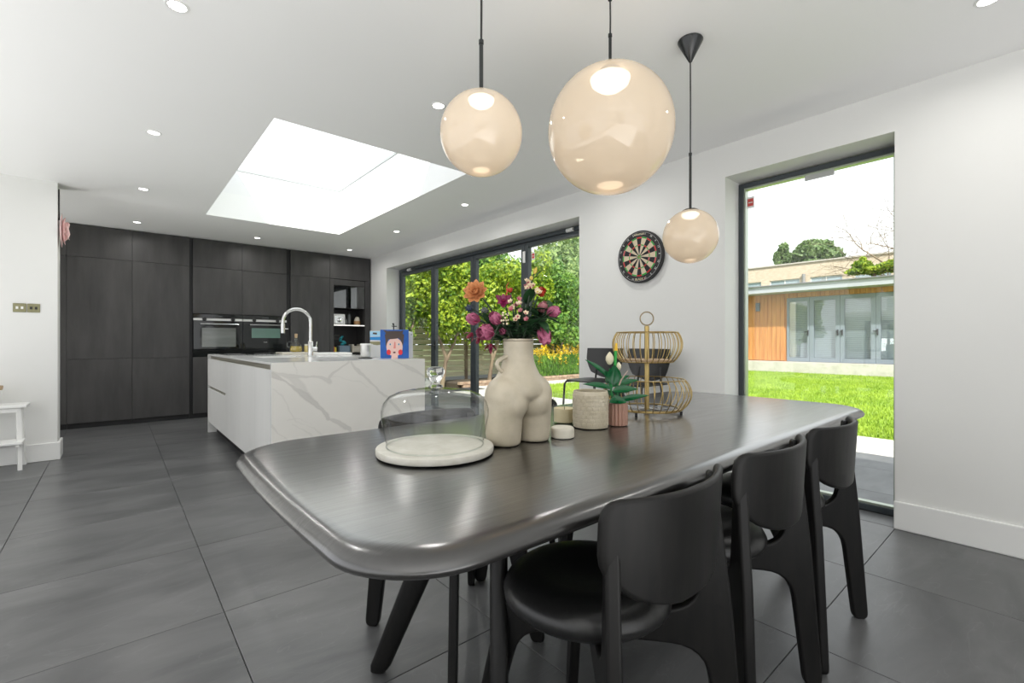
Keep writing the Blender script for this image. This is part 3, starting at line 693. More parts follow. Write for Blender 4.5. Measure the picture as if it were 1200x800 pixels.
# ------------------------------------------------------------------ dining chairs
def fillet(pts, r):                           # pts: (a,b,radius)
    out_ = []; n = len(pts)
    for i in range(n):
        p0, p1, p2 = Vector(pts[i-1][:2]), Vector(pts[i][:2]), Vector(pts[(i+1) % n][:2]); rr = pts[i][2]
        if rr <= 0: out_.append(tuple(p1)); continue
        u, v = (p0-p1), (p2-p1); rr1 = min(rr, u.length*.48); rr2 = min(rr, v.length*.48)
        a, b = p1+u.normalized()*rr1, p1+v.normalized()*rr2
        for k in range(7):
            t = k/6; out_.append(tuple((1-t)**2*a+2*t*(1-t)*p1+t*t*b))
    return out_
def chair_proto():
    t_ = thing('dining_chair', 'x', 'chair', (0, 0, 0))
    th = .030
    rear = fillet([(.04, .372, .01), (.272, .362, .085), (.315, .014, .022), (.325, .0, .008), (.358, .0, .008), (.370, .014, .022), (.336, .45, .0), (.296, .792, .010), (.278, .792, .010), (.262, .58, .06), (.246, .450, .085), (.04, .446, .01)], 0)
    front = fillet([(.04, .372, .01), (.185, .362, .06), (.280, .012, .022), (.290, .0, .008), (.322, .0, .008), (.334, .012, .022), (.245, .42, .06), (.20, .45, .04), (.04, .452, .01)], 0)
    for sx, sy, prof in ((-1, -1, rear), (1, -1, rear), (-1, 1, front), (1, 1, front)):
        d = Vector((sx*.69, sy*.724, 0)).normalized() if sy < 0 else Vector((sx*.61, sy*.79, 0)).normalized(); nrm = Vector((-d.y, d.x, 0))
        bm = nb(); prism(bm, prof, -th/2, th/2, lambda a, b, t, d=d, nrm=nrm: d*a+nrm*t+Vector((0, 0, b)))
        o = obj('leg', bm, chair_m, t_); bv = o.modifiers.new('round', 'BEVEL'); bv.width = .010; bv.segments = 3; bv.limit_method = 'ANGLE'; bv.angle_limit = R(50); bv.harden_normals = False
        smooth_mesh(o.data, 60)
    # padded seat: a soft rounded disc, a touch wider at the front
    bm = nb(); prof = [(0, .530), (.06, .532), (.11, .535), (.15, .533), (.180, .524), (.202, .508), (.211, .490), (.208, .472), (.193, .457), (.15, .449), (0, .447)]
    lathe(bm, prof, 48)
    for v in bm.verts:
        k = 1+.05*(v.co.y/.23); v.co.x *= k*1.01; v.co.y = v.co.y*.99+.02
        if v.co.z > .49: v.co.z -= .012*math.exp(-((v.co.x/.12)**2+(v.co.y/.12)**2))
    obj('seat', bm, leather, t_, smooth=True, ang=80)
    # backrest: a curved shell, straight top with rounded corners, rounded lower edge, soft rim
    bm = nb(); Rr, half, z0, z1 = .40, .240, .586, .806
    zs = [z0, z0+.004, z0+.010, z0+.019, z0+.032, z0+.048, .652, .67, .69, .71, .73, .75, .768, .782, .792, .799, .803, z1]
    def halfw(z):
        q = min(1, max(0, (z-z0+.003)/.135)); w_ = half*(1-(1-q)**2.2)**.55
        c = .034
        if z > z1-c: w_ -= c-math.sqrt(max(0, c*c-(z-z1+c)**2))
        return w_
    def P(sv, z, off):
        a = sv/Rr; rad = Rr+off; return Vector((rad*math.sin(a), -.279+Rr-rad*math.cos(a)+(.81-z)*.06, z))
    n = 30; m_ = len(zs); S = [[(i/(n-1)*2-1)*halfw(z) for i in range(n)] for z in zs]
    lay = [[[bm.verts.new(P(S[j][i], zs[j], off)) for i in range(n)] for j in range(m_)] for off in (-.009, .009)]
    for j in range(m_-1):
        for i in range(n-1):
            for g in lay: bm.faces.new((g[j][i], g[j][i+1], g[j+1][i+1], g[j+1][i]))
    loop = [(0, i) for i in range(n)]+[(j, n-1) for j in range(1, m_)]+[(m_-1, i) for i in range(n-2, -1, -1)]+[(j, 0) for j in range(m_-2, 0, -1)]
    L2 = [Vector((S[j][i], zs[j])) for j, i in loop]; nl = len(loop); rims = []
    for off, ex in ((-.006, .0045), (0, .0068), (.006, .0045)):
        row = []
        for k in range(nl):
            t = L2[(k+1) % nl]-L2[k-1]; o2 = Vector((t.y, -t.x)).normalized()*ex; q = L2[k]+o2; row.append(bm.verts.new(P(q.x, q.y, off)))
        rims.append(row)
    chain = [[lay[0][j][i] for j, i in loop]]+rims+[[lay[1][j][i] for j, i in loop]]
    for A, Bq in zip(chain, chain[1:]):
        for k in range(nl): bm.faces.new((A[k], A[(k+1) % nl], Bq[(k+1) % nl], Bq[k]))
    obj('backrest', bm, chair_m, t_, smooth=True, ang=80)
    return t_
ch0 = chair_proto()
chairs = [(.92, .76, 0, 'black chair nearest the camera on the near side of the table'), (1.48, .76, 0, 'black chair in the middle of the near side of the table'), (2.04, .76, 0, 'black chair furthest from the camera on the near side, by the picture window'),
          (1.005, 1.49, 180, 'black chair across the table behind the glass cake dome'), (1.53, 1.49, 180, 'black chair across the table behind the cream vase'), (2.12, 1.49, 180, 'black chair across the table behind the textured pot')]
for i, (x, y, rz, lab) in enumerate(chairs):
    o = ch0 if i == 0 else copy_tree(ch0); o.location = (x, y, 0); o.rotation_euler.z = R(rz); o['label'] = lab; o['group'] = 'dining chairs round the black table'

# ------------------------------------------------------------------ bar stools by the wall
def stool(x, y, lab):
    t_ = thing('bar_stool', lab, 'stool', (x, y, 0), R(90), 'bar stools against the garden wall')   # seat faces -X
    ply = mat('black_plywood', (.014, .014, .014), .4)
    bm = nb(); pts = [(-.19, -.17, .05), (.19, -.17, .05), (.17, .20, .09), (-.17, .20, .09)]
    prism(bm, fillet(pts, 0), .768, .780); obj('seat', bm, ply, t_, bevel=.004)
    bm = nb(); n = 18; g = {}
    for s_, off in ((0, 0), (1, .010)):
        for j in range(8):
            z = .835+.215*j/7; hw = (.205 if j > 4 else .205-.05*((4-j)/4)**1.5)
            for i in range(n):
                a = (i/(n-1)*2-1)*hw/.36; g[s_, j, i] = bm.verts.new(((.36+off)*math.sin(a), -.185+.36-(.36+off)*math.cos(a)-(z-.83)*.12, z - (.05*math.cos((i/(n-1)*2-1)*PI/2) if j == 0 else 0)))
    for j in range(7):
        for i in range(n-1):
            bm.faces.new((g[0, j, i], g[0, j, i+1], g[0, j+1, i+1], g[0, j+1, i])); bm.faces.new((g[1, j, i], g[1, j+1, i], g[1, j+1, i+1], g[1, j, i+1]))
    for j in range(7):
        for i in (0, n-1): bm.faces.new((g[0, j, i], g[0, j+1, i], g[1, j+1, i], g[1, j, i]))
    for i in range(n-1):
        for j in (0, 7): bm.faces.new((g[0, j, i], g[0, j, i+1], g[1, j, i+1], g[1, j, i]))
    obj('backrest', bm, ply, t_, smooth=True, ang=50)
    for s_ in (-1, 1):
        bm = nb(); tube(bm, [(.20*s_, .21, .005), (.165*s_, .185, .74), (.16*s_, .17, .762), (.14*s_, .13, .766), (.10*s_, -.16, .766)], .009, 8); obj('leg', bm, black_metal, t_, smooth=True)
        bm = nb(); tube(bm, [(.20*s_, -.21, .005), (.11*s_, -.165, .755), (.10*s_, -.18, .90)], .009, 8); obj('leg', bm, black_metal, t_, smooth=True)
    bm = nb(); tube(bm, [(-.185, .20, .30), (.185, .20, .30)], .008, 8); obj('footrest', bm, black_metal, t_, smooth=True)
stool(3.17, 2.62, 'black bar stool against the wall, the one nearer the bifold doors')
stool(3.17, 2.17, 'black bar stool against the wall, seen through the brass basket')

# ------------------------------------------------------------------ pendant lamps
def opal():
    m = bpy.data.materials.new('opal_glass'); m.use_nodes = True; m.node_tree.nodes.clear()
    o = N(m, 'ShaderNodeOutputMaterial'); df = N(m, 'ShaderNodeBsdfDiffuse'); df.inputs['Color'].default_value = (.82, .74, .63, 1)
    tl = N(m, 'ShaderNodeBsdfTranslucent'); tl.inputs['Color'].default_value = (.74, .63, .50, 1)
    tr = N(m, 'ShaderNodeBsdfTransparent'); tr.inputs['Color'].default_value = (1, .93, .82, 1)
    gl = N(m, 'ShaderNodeBsdfGlossy'); gl.inputs['Roughness'].default_value = .03
    em = N(m, 'ShaderNodeEmission'); em.inputs['Color'].default_value = (1, .80, .58, 1); em.inputs['Strength'].default_value = .05
    a = N(m, 'ShaderNodeMixShader'); a.inputs[0].default_value = .5; L(m, df.outputs[0], a.inputs[1]); L(m, tl.outputs[0], a.inputs[2])
    b = N(m, 'ShaderNodeMixShader'); b.inputs[0].default_value = .22; L(m, a.outputs[0], b.inputs[1]); L(m, tr.outputs[0], b.inputs[2])
    lw = N(m, 'ShaderNodeLayerWeight'); lw.inputs['Blend'].default_value = .5
    pw = N(m, 'ShaderNodeMath', operation='POWER'); pw.inputs[1].default_value = 4; L(m, lw.outputs['Facing'], pw.inputs[0])
    mr = N(m, 'ShaderNodeMapRange'); mr.inputs[3].default_value = .05; mr.inputs[4].default_value = .8; L(m, pw.outputs[0], mr.inputs[0])
    c = N(m, 'ShaderNodeMixShader'); L(m, mr.outputs[0], c.inputs[0]); L(m, b.outputs[0], c.inputs[1]); L(m, gl.outputs[0], c.inputs[2])
    ad = N(m, 'ShaderNodeAddShader'); L(m, c.outputs[0], ad.inputs[0]); L(m, em.outputs[0], ad.inputs[1]); L(m, ad.outputs[0], o.inputs['Surface'])
    return m
opal_m = opal(); glow = emitter('lamp_glow', (1, .93, .82), 3.6); glow2 = emitter('reflection_glow', (1, .86, .70), 1.5)
black_gloss = mat('black_cone', (.012, .014, .014), .25)
def pendant(x, y, zc, r, rod, lab):
    t_ = thing('pendant_lamp', lab, 'pendant lamp', (x, y, CZ), 0, 'globe pendant lamps over the table')
    bm = nb(); lathe(bm, [(0, -.001), (.058, -.001), (.060, -.006), (.058, -.012), (.008, -.108), (.004, -.112), (0, -.112)], 32); obj('canopy', bm, black_gloss, t_, smooth=True)
    zt = zc+r-CZ
    bm = nb(); tube(bm, [(0, 0, -.11), (.0015, 0, (zt+rod-.11)/2), (0, 0, zt+rod)], .0035, 8); obj('cord', bm, black_metal, t_, smooth=True)
    bm = nb(); tube(bm, [(0, 0, zt+rod), (0, 0, zt+rod+.012)], .008, 12); tube(bm, [(0, 0, zt), (0, 0, zt+rod)], .0065, 12); obj('rod', bm, black_gloss, t_, smooth=True)
    bm = nb(); lathe(bm, [(0, zt+.004), (.028, zt+.003), (.040, zt-.004), (.038, zt-.007), (0, zt-.001)], 28); obj('cap', bm, black_gloss, t_, smooth=True)
    bm = nb(); prof = [(r*math.sin(PI*i/40), zt-r+r*math.cos(PI*i/40)) for i in range(0, 41)]; prof[0] = (0, zt); prof[-1] = (0, zt-2*r)
    lathe(bm, prof, 56); obj('globe', bm, opal_m, t_, smooth=True, ang=80)
    # the lit diffuser dish under the cap
    k = .32*r
    bm = nb(); lathe(bm, [(0, zt-.10*r), (k*.75, zt-.11*r), (k, zt-.16*r), (k*.92, zt-.24*r), (k*.6, zt-.32*r), (0, zt-.36*r)], 32); obj('lamp_diffuser', bm, glow, t_, smooth=True)
    bm = nb(); lathe(bm, [(0, zt-1.86*r), (.16*r, zt-1.865*r), (.21*r, zt-1.88*r), (.16*r, zt-1.90*r), (0, zt-1.905*r)], 28); obj('lower_reflection', bm, glow2, t_, smooth=True)  # glowing disc stands in for the dim reflection at the globe's bottom
    return t_
pendant(.879, 1.178, 1.765, .129, .155, 'medium opal globe pendant, leftmost of three, with the thick black rod')
pendant(1.533, 1.178, 1.968, .252, .13, 'largest opal globe pendant, hanging in the middle')
pendant(2.173, 1.178, 1.632, .132, .27, 'opal globe pendant furthest right, in front of the garden wall')

# ------------------------------------------------------------------ dartboard
def dartboard():
    p = Vector((WX-.002, 2.365, 1.852)); rad = .2285
    t_ = thing('dartboard', 'round black dartboard with red and green rings on the white wall', 'dartboard', p, 0)
    f = lambda a, b, t: Vector((-t, -a, b))     # a runs to the right as seen from the room, t towards the room
    bm = nb(); prism(bm, [(rad*math.cos(2*PI*i/64), rad*math.sin(2*PI*i/64)) for i in range(64)], .004, .040, f); obj('board', bm, mat('board_black', (.010, .010, .011), .55), t_, bevel=.004)
    cols = dict(black=mat('sisal_black', (.012, .012, .013), .8), cream=mat('sisal_cream', (.60, .50, .36), .8), red=mat('sisal_red', (.55, .02, .02), .8), green=mat('sisal_green', (.03, .36, .04), .8))
    kk = list(cols); face = nb()
    bms = {k: k for k in cols}
    def sector(key, r0, r1, a0, a1, n=4):
        bm = face; vo = []
        for i in range(n+1):
            a = a0+(a1-a0)*i/n; vo.append((r0*math.sin(a), r0*math.cos(a), r1*math.sin(a), r1*math.cos(a)))
        for q, s_ in zip(vo, vo[1:]):
            vv = [bm.verts.new(f(*c, .0412)) for c in ((q[0], q[1]), (q[2], q[3]), (s_[2], s_[3]), (s_[0], s_[1]))]; bm.faces.new(vv).material_index = kk.index(key)
    for i in range(20):
        a0, a1 = R(i*18-9), R(i*18+9); dk = i % 2 == 0
        for r0, r1 in ((.016, .097), (.107, .160)): sector(bms['black' if dk else 'cream'], r0, r1, a0, a1)
        for r0, r1 in ((.097, .107), (.160, .172)): sector(bms['red' if dk else 'green'], r0, r1, a0, a1)
    for r0, r1, c in ((.0064, .016, 'green'), (0.0001, .0064, 'red')):
        for i in range(20): sector(bms[c], r0, r1, R(i*18-9), R(i*18+9), 1)
    bmesh.ops.remove_doubles(face, verts=face.verts, dist=1e-5); fo = obj('scoring_face', face, None, t_)
    for k in kk: fo.data.materials.append(cols[k])
    wire = mat('dart_wire', (.55, .55, .55), .3, 1)
    bm = nb()
    for r_ in (.0064, .016, .097, .107, .160, .172): ring_tube(bm, (-.0418, 0, 0), r_, .0006, 48, 4, axis='X')
    for i in range(20):
        a = R(i*18-9); tube(bm, [f(.016*math.sin(a), .016*math.cos(a), .0418), f(.172*math.sin(a), .172*math.cos(a), .0418)], .0006, 4)
    obj('spider_wires', bm, wire, t_)
    bm = nb(); ring_tube(bm, (-.044, 0, 0), .213, .0012, 64, 6, axis='X'); obj('number_ring', bm, wire, t_)
    def text(s_, size, a, r_, m, name, z=.0425, up=0):
        c = bpy.data.curves.new('t', 'FONT'); c.body = s_; c.size = size; c.align_x = 'CENTER'; c.align_y = 'CENTER'; c.extrude = .0006; c.resolution_u = 2
        o = bpy.data.objects.new('t', c); COL.objects.link(o); bpy.context.view_layer.update()
        me = bpy.data.meshes.new_from_object(o.evaluated_get(bpy.context.evaluated_depsgraph_get())); bpy.data.objects.remove(o)
        # text lies in its own xy plane: x -> -Y, y -> Z, z -> -X
        M = Matrix(((0, 0, -1, 0), (-1, 0, 0, 0), (0, 1, 0, 0), (0, 0, 0, 1)))
        me.transform(Matrix.Rotation(up, 4, 'Z')); me.transform(M); q = f(r_*math.sin(a), r_*math.cos(a), z); me.transform(Matrix.Translation(q))
        me.materials.clear(); return obj(name, me, m, t_)
    wht = mat('number_white', (.75, .75, .72), .4)
    for i, n_ in enumerate((20, 1, 18, 4, 13, 6, 10, 15, 2, 17, 3, 19, 7, 16, 8, 11, 14, 9, 12, 5)):
        a = R(i*18)
        if i in (0, 10): continue
        text(str(n_), .024, a, .199, wht, 'number', up=-a)
    text('winmau', .034, 0, .197, mat('logo_cream', (.8, .72, .5), .5), 'maker_lettering')
    text('BLADE', .028, 0, -.197, mat('logo_cream2', (.7, .62, .4), .5), 'model_lettering'); text('5', .030, math.atan2(.055, -.197), .2045, mat('logo_red', (.65, .03, .03), .5), 'model_number')
    return t_
dartboard()

# ------------------------------------------------------------------ things on the table
def onT(px, d): p = at(px, 400, d); p.z = TZ+.0005; return p
t_ = thing('cake_dome', 'clear glass cake dome with a bulb knob over a round pale stone plate', 'cake dome', onT(510.5, 1.375))
stone = mat('pale_stone', (.60, .58, .52), .5); noisy(stone, (.54, .52, .45), (.64, .62, .56), (25, 25, 25), detail=6, bump=.05)
bm = nb(); lathe(bm, [(0, 0), (.150, 0), (.152, .003), (0, .0031)], 48); obj('foot_pad', bm, black_metal, t_, smooth=True)
bm = nb(); lathe(bm, [(0, .0035), (.168, .0035), (.1705, .005), (.1715, .008), (.1715, .0195), (.170, .0225), (.166, .0235), (0, .0235)], 64); obj('plate', bm, stone, t_, smooth=True)
dome_g = thin_glass('dome_glass', (.99, .995, .992), .85, edge=.30, base=.05)
bm = nb(); z0 = .024
dp = [(.141, z0), (.1425, z0+.01), (.150, z0+.05), (.157, z0+.085), (.1575, z0+.105), (.150, z0+.128), (.134, z0+.146), (.108, z0+.157), (.07, z0+.164), (.03, z0+.168), (0, z0+.169)]
lathe(bm, dp, 64); obj('dome', bm, dome_g, t_, smooth=True, ang=80)
bm = nb(); ring_tube(bm, (0, 0, z0+.0015), .141, .0025, 64, 6); obj('dome_rim', bm, thin_glass('rim_glass', (.93, .95, .94), .9, edge=.2, base=.04), t_, smooth=True)
bm = nb(); z1 = z0+.1695; lathe(bm, [(0, z1), (.022, z1), (.020, z1+.006), (.012, z1+.011), (.0125, z1+.017), (.021, z1+.030), (.0265, z1+.042), (.027, z1+.050), (.023, z1+.058), (.013, z1+.062), (0, z1+.063)], 32)
obj('knob', bm, glass_solid, t_, smooth=True, ang=80)

# sculptural vase: hips and thighs, two looped handles at the waist
def make_vase():
    p = onT(607.5, 1.53)
    t_ = thing('torso_vase', 'cream ceramic vase shaped like hips and thighs, holding the bouquet', 'vase', p, -math.asin(SN)+R(36))
    bm = nb()
    def blob(c, r, sc=(1, 1, 1), rotm=None):
        b = nb(); bmesh.ops.create_uvsphere(b, u_segments=32, v_segments=20, radius=1, matrix=Matrix.Diagonal((r*sc[0], r*sc[1], r*sc[2], 1)))
        if rotm: b.transform(rotm)
        b.transform(Matrix.Translation(c)); merge(bm, b)
    # neck and waist
    b = nb(); lathe(b, [(0, .132), (.05, .134), (.082, .142), (.098, .158), (.099, .175), (.094, .192), (.080, .215), (.066, .240), (.057, .262), (.053, .285), (.052, .305), (.0555, .334), (0, .334)], 48)
    b.transform(Matrix.Diagonal((1, .80, 1, 1))); merge(bm, b)
    for s_ in (-1, 1):
        b = nb(); lathe(b, [(0, 0), (.050, 0), (.0545, .006), (.057, .04), (.060, .09), (.062, .12), (.058, .17), (0, .18)], 40)
        b.transform(Matrix.Diagonal((1, 1.10, 1, 1))); b.transform(Matrix.Translation((s_*.060, 0, 0))); merge(bm, b)
        blob(Vector((s_*.056, -.004, .152)), .066, (.98, 1.05, 1.08))     # hip
        blob(Vector((s_*.050, -.018, .132)), .060, (1.0, 1.0, 1.1))      # soft roundness towards the room
    o = obj('body', bm, None, t_)
    md = o.modifiers.new('r', 'REMESH'); md.mode = 'VOXEL'; md.voxel_size = .0032
    sm = o.modifiers.new('s', 'SMOOTH'); sm.factor = .6; sm.iterations = 26
    bpy.context.view_layer.update(); me = bpy.data.meshes.new_from_object(o.evaluated_get(bpy.context.evaluated_depsgraph_get()))
    o.modifiers.clear(); o.data = me; me.materials.clear(); me.materials.append(ceramic); smooth_mesh(me, 180)
    for s_ in (-1, 1):
        pts = []
        for i in range(11):
            a = R(-62+i*200/10); pts.append((s_*(.070+.026*math.cos(R(90)-a)*.95), -.016, .252+.028*math.cos(a-R(35))-.004))
        hy = -.004 if s_ < 0 else .045
        pts = [(s_*((.048 if s_ < 0 else .020)+.040*math.sin(PI*i/12)), hy, .282-.064*(i/12)+.008*math.sin(PI*i/12)) for i in range(13)]
        pts[-1] = (s_*(.062 if s_ < 0 else .03), hy, .212)
        bm = nb(); tube(bm, pts, .0068, 12); obj('handle', bm, ceramic, t_, smooth=True)
    bm = nb(); lathe(bm, [(.0465, .3335), (.049, .3385), (.053, .3385), (.0545, .333)], 40); bm.transform(Matrix.Diagonal((1, .82, 1, 1))); obj('rim', bm, ceramic, t_, smooth=True)
    bm = nb(); lathe(bm, [(0, .3338), (.0464, .3338)], 32); bm.transform(Matrix.Diagonal((1, .82, 1, 1))); obj('mouth', bm, mat('dark_inside', (.03, .025, .02), .9), t_)
    return p
vp = make_vase()
RIM = Vector((vp.x, vp.y, vp.z+.335))

# candle, soap disc, textured pot
t_ = thing('candle_jar', 'clear glass jar of cream wax between the vase and the textured pot', 'candle', onT(661.5, 1.885))
bm = nb(); lathe(bm, [(0, .006), (.043, .006), (.0435, .060), (.040, .058), (.02, .052), (0, .054)], 36); obj('wax', bm, mat('cream_wax', (.86, .72, .46), .5, Emission_Color=(1, .8, .5, 1), Emission_Strength=.0), t_, smooth=True)
bm = nb(); lathe(bm, [(0, 0), (.044, 0), (.0465, .004), (.0465, .122)], 40); obj('glass', bm, glass_t, t_, smooth=True)
bm = nb(); ring_tube(bm, (0, 0, .122), .0465, .0012, 40, 6); obj('rim', bm, glass_t, t_, smooth=True)
bm = nb(); tube(bm, [(0, 0, .05), (.001, 0, .066)], .0012, 6); obj('wick', bm, black_metal, t_)
t_ = thing('wax_disc', 'small round white disc lying in front of the candle jar', 'lid', onT(659, 1.60))
bm = nb(); lathe(bm, [(0, 0), (.037, 0), (.0405, .003), (.0405, .026), (.0405, .028), (.0385, .034), (.034, .0365), (.033, .0355), (0, .0355)], 40); obj('disc', bm, mat('white_lid', (.68, .64, .54), .5), t_, smooth=True)
t_ = thing('textured_pot', 'cream pot with a raised basket-weave pattern, empty', 'plant pot', onT(692, 1.79))
pot_m = mat('textured_ceramic', (.56, .50, .38), .45); noisy(pot_m, (.50, .44, .32), (.60, .54, .42), (20, 20, 20))
bm = nb(); lathe(bm, [(0, .0), (.060, 0), (.0655, .004), (.0665, .012), (.0665, .135), (.064, .141), (.0605, .139), (.0600, .02), (0, .018)], 56); obj('body', bm, pot_m, t_, smooth=True)
bm = nb(); rows, cols_ = 8, 20
for j in range(rows):
    for i in range(cols_):
        a = 2*PI*(i+.5*(j % 2))/cols_; c = Vector((.0668*math.cos(a), .0668*math.sin(a), .018+j*.0148))
        b = nb(); box(b, -.0008, -.0088, -.0058, .0014, .0088, .0058, .0012); b.transform(Matrix.Translation(c) @ Matrix.Rotation(a, 4, 'Z')); merge(bm, b)
o = obj('weave_relief', bm, pot_m, t_)
# potted plant with moulded glossy leaves in a fluted pink pot
t_ = thing('potted_plant', 'glossy green plant with pale buds in a small fluted pink pot', 'plant', onT(724, 1.83))
pink_pot = mat('pink_terracotta', (.42, .24, .18), .5)
bm = nb(); lathe(bm, [(0, .001), (.032, .001), (.032, .088), (.029, .090), (.028, .078), (0, .078)], 32)
for i in range(14):
    a = 2*PI*i/14; b = nb(); lathe(b, [(0, .003), (.0076, .003), (.0076, .088), (0, .09)], 12); b.transform(Matrix.Translation((.031*math.cos(a), .031*math.sin(a), 0))); merge(bm, b)
obj('pot', bm, pink_pot, t_, smooth=True)
leaf_g = mat('moulded_leaf', (.004, .10, .03), .2); leaf_y = mat('pale_bud', (.72, .66, .48), .45); tip_y = mat('yellow_tip', (.75, .45, .02), .4); stem_g = mat('stem_green', (.01, .22, .05), .4)
def leaf_mesh(name, Ln, Wd, curl, cup=.25, th=.0016, nseg=10, m=None, tipp=1.3):
    bm = nb(); rows = []
    for i in range(nseg+1):
        f = i/nseg; w_ = Wd*(math.sin(PI*min(1, f**.75*1.0))**.8 if 0 < f < 1 else .04)*(1 if f < .6 else 1); a = curl*f
        y = Ln*(math.sin(a)/curl if abs(curl) > 1e-3 else f); z = Ln*((1-math.cos(a))/curl if abs(curl) > 1e-3 else 0)
        row = []
        for k in (-1, -.5, 0, .5, 1): row.append((k*w_/2, y, z+cup*w_*k*k))
        rows.append(row)
    A = [[bm.verts.new(p) for p in r] for r in rows]; Bq = [[bm.verts.new((p[0], p[1], p[2]-th)) for p in r] for r in rows]
    for i in range(nseg):
        for k in range(4):
            bm.faces.new((A[i][k], A[i][k+1], A[i+1][k+1], A[i+1][k])); bm.faces.new((Bq[i][k], Bq[i+1][k], Bq[i+1][k+1], Bq[i][k+1]))
        bm.faces.new((A[i][0], A[i+1][0], Bq[i+1][0], Bq[i][0])); bm.faces.new((A[i][4], Bq[i][4], Bq[i+1][4], A[i+1][4]))
    bmesh.ops.recalc_face_normals(bm, faces=bm.faces)
    me = bpy.data.meshes.new(name); bm.to_mesh(me); bm.free(); smooth_mesh(me, 60)
    if m: me.materials.append(m)
    return me
def place(name, me, parent, base, yaw, pitch, roll=0, sc=1, m=None):
    """put a leaf or petal: it grows along +Y of its mesh; yaw 0 points to +Y, pitch raises the tip"""
    o = obj(name, me, None, parent, loc=base); o.rotation_euler = (Matrix.Rotation(yaw, 4, 'Z') @ Matrix.Rotation(pitch, 4, 'X') @ Matrix.Rotation(roll, 4, 'Y')).to_euler(); o.scale = (sc,)*3
    return o
vr = math.asin(SN)
rv = Vector((CS, -SN, 0))                                 # unit vector to the right of the view
KP = 1.83/FPX                                             # metres for one pixel at the plant
def vq(px, py, dep=0): return rv*((px-724)*KP)+Vector((0, 0, CH-(py-400)*KP-TZ))+Vector((SN, CS, 0))*dep
leafs = {}
for bx, by, tx, ty, wpx, d0, d1, curl in ((716, 445, 687, 422, 7, 0, .01, -.5), (716, 455, 682, 449, 8, -.01, -.04, -.35), (717, 450, 719, 428, 17, -.012, -.02, .25), (718, 453, 749, 446, 8, 0, .02, -.4), (717, 458, 744, 455, 10, -.01, -.035, -.3), (714, 468, 731, 470, 12, -.015, -.035, -.2),
        (724, 470, 756, 462, 8, -.01, -.04, -.35), (722, 449, 740, 441, 6, .01, .04, -.3), (720, 462, 700, 464, 9, .01, .05, -.3), (722, 460, 742, 461, 9, .02, .07, -.3), (719, 455, 714, 436, 11, .02, .05, .2), (722, 468, 712, 470, 9, -.02, -.04, -.3), (722, 464, 735, 452, 8, .02, .03, -.2)):
    A, T = vq(bx, by, d0), vq(tx, ty, d1); v = T-A; Ln = v.length
    me = leaf_mesh('leaf', Ln*1.03, wpx*KP, curl, .22, m=leaf_g)
    y = v.normalized(); zf = (Vector((0, 0, 1))*.8-Vector((SN, CS, 0))*.9) if abs(tx-bx) > 6 else -Vector((SN, CS, 0)); zf = (zf-y*zf.dot(y)).normalized(); x = y.cross(zf)
    M = Matrix((x, y, zf)).transposed().to_4x4(); a_ = curl/2
    o = obj('leaf', me, None, t_); o.matrix_local = Matrix.Translation(A) @ M @ Matrix.Rotation(-a_, 4, 'X')
bm = nb(); tube(bm, [(0, 0, .07), vq(716, 462), vq(717, 448), vq(720, 430)], .0035, 8); tube(bm, [(0, 0, .07), vq(715, 455), vq(714.5, 432)], .003, 8); tube(bm, [(0, 0, .07), vq(724, 445), vq(725, 435)], .003, 8)
obj('stem', bm, stem_g, t_, smooth=True)
for c, s_ in ((vq(714.5, 420.5), .9), (vq(725, 429.5), .58)):
    bm = nb(); lathe(bm, [(0, -.028), (.010, -.022), (.018, -.006), (.0165, .010), (.008, .024), (0, .032)], 16); bm.transform(Matrix.Translation(c) @ Matrix.Diagonal((s_, s_, s_, 1))); obj('bud', bm, leaf_y, t_, smooth=True)
bm = nb(); tube(bm, [vq(722, 411), vq(722.3, 402)], [.0065, .005], 12); obj('bud', bm, tip_y, t_, smooth=True, label='yellow bud tip')
bm = nb(); tube(bm, [vq(720.5, 436), vq(721.5, 411)], .0062, 10); obj('sheath', bm, mat('bright_sheath', (.01, .30, .03), .3), t_, smooth=True)
bm = nb(); tube(bm, [vq(724, 455), vq(728, 445), vq(736, 434)], [.003, .003, .001], 6); obj('spike', bm, mat('pale_pink_spike', (.7, .5, .42), .5), t_, smooth=True)

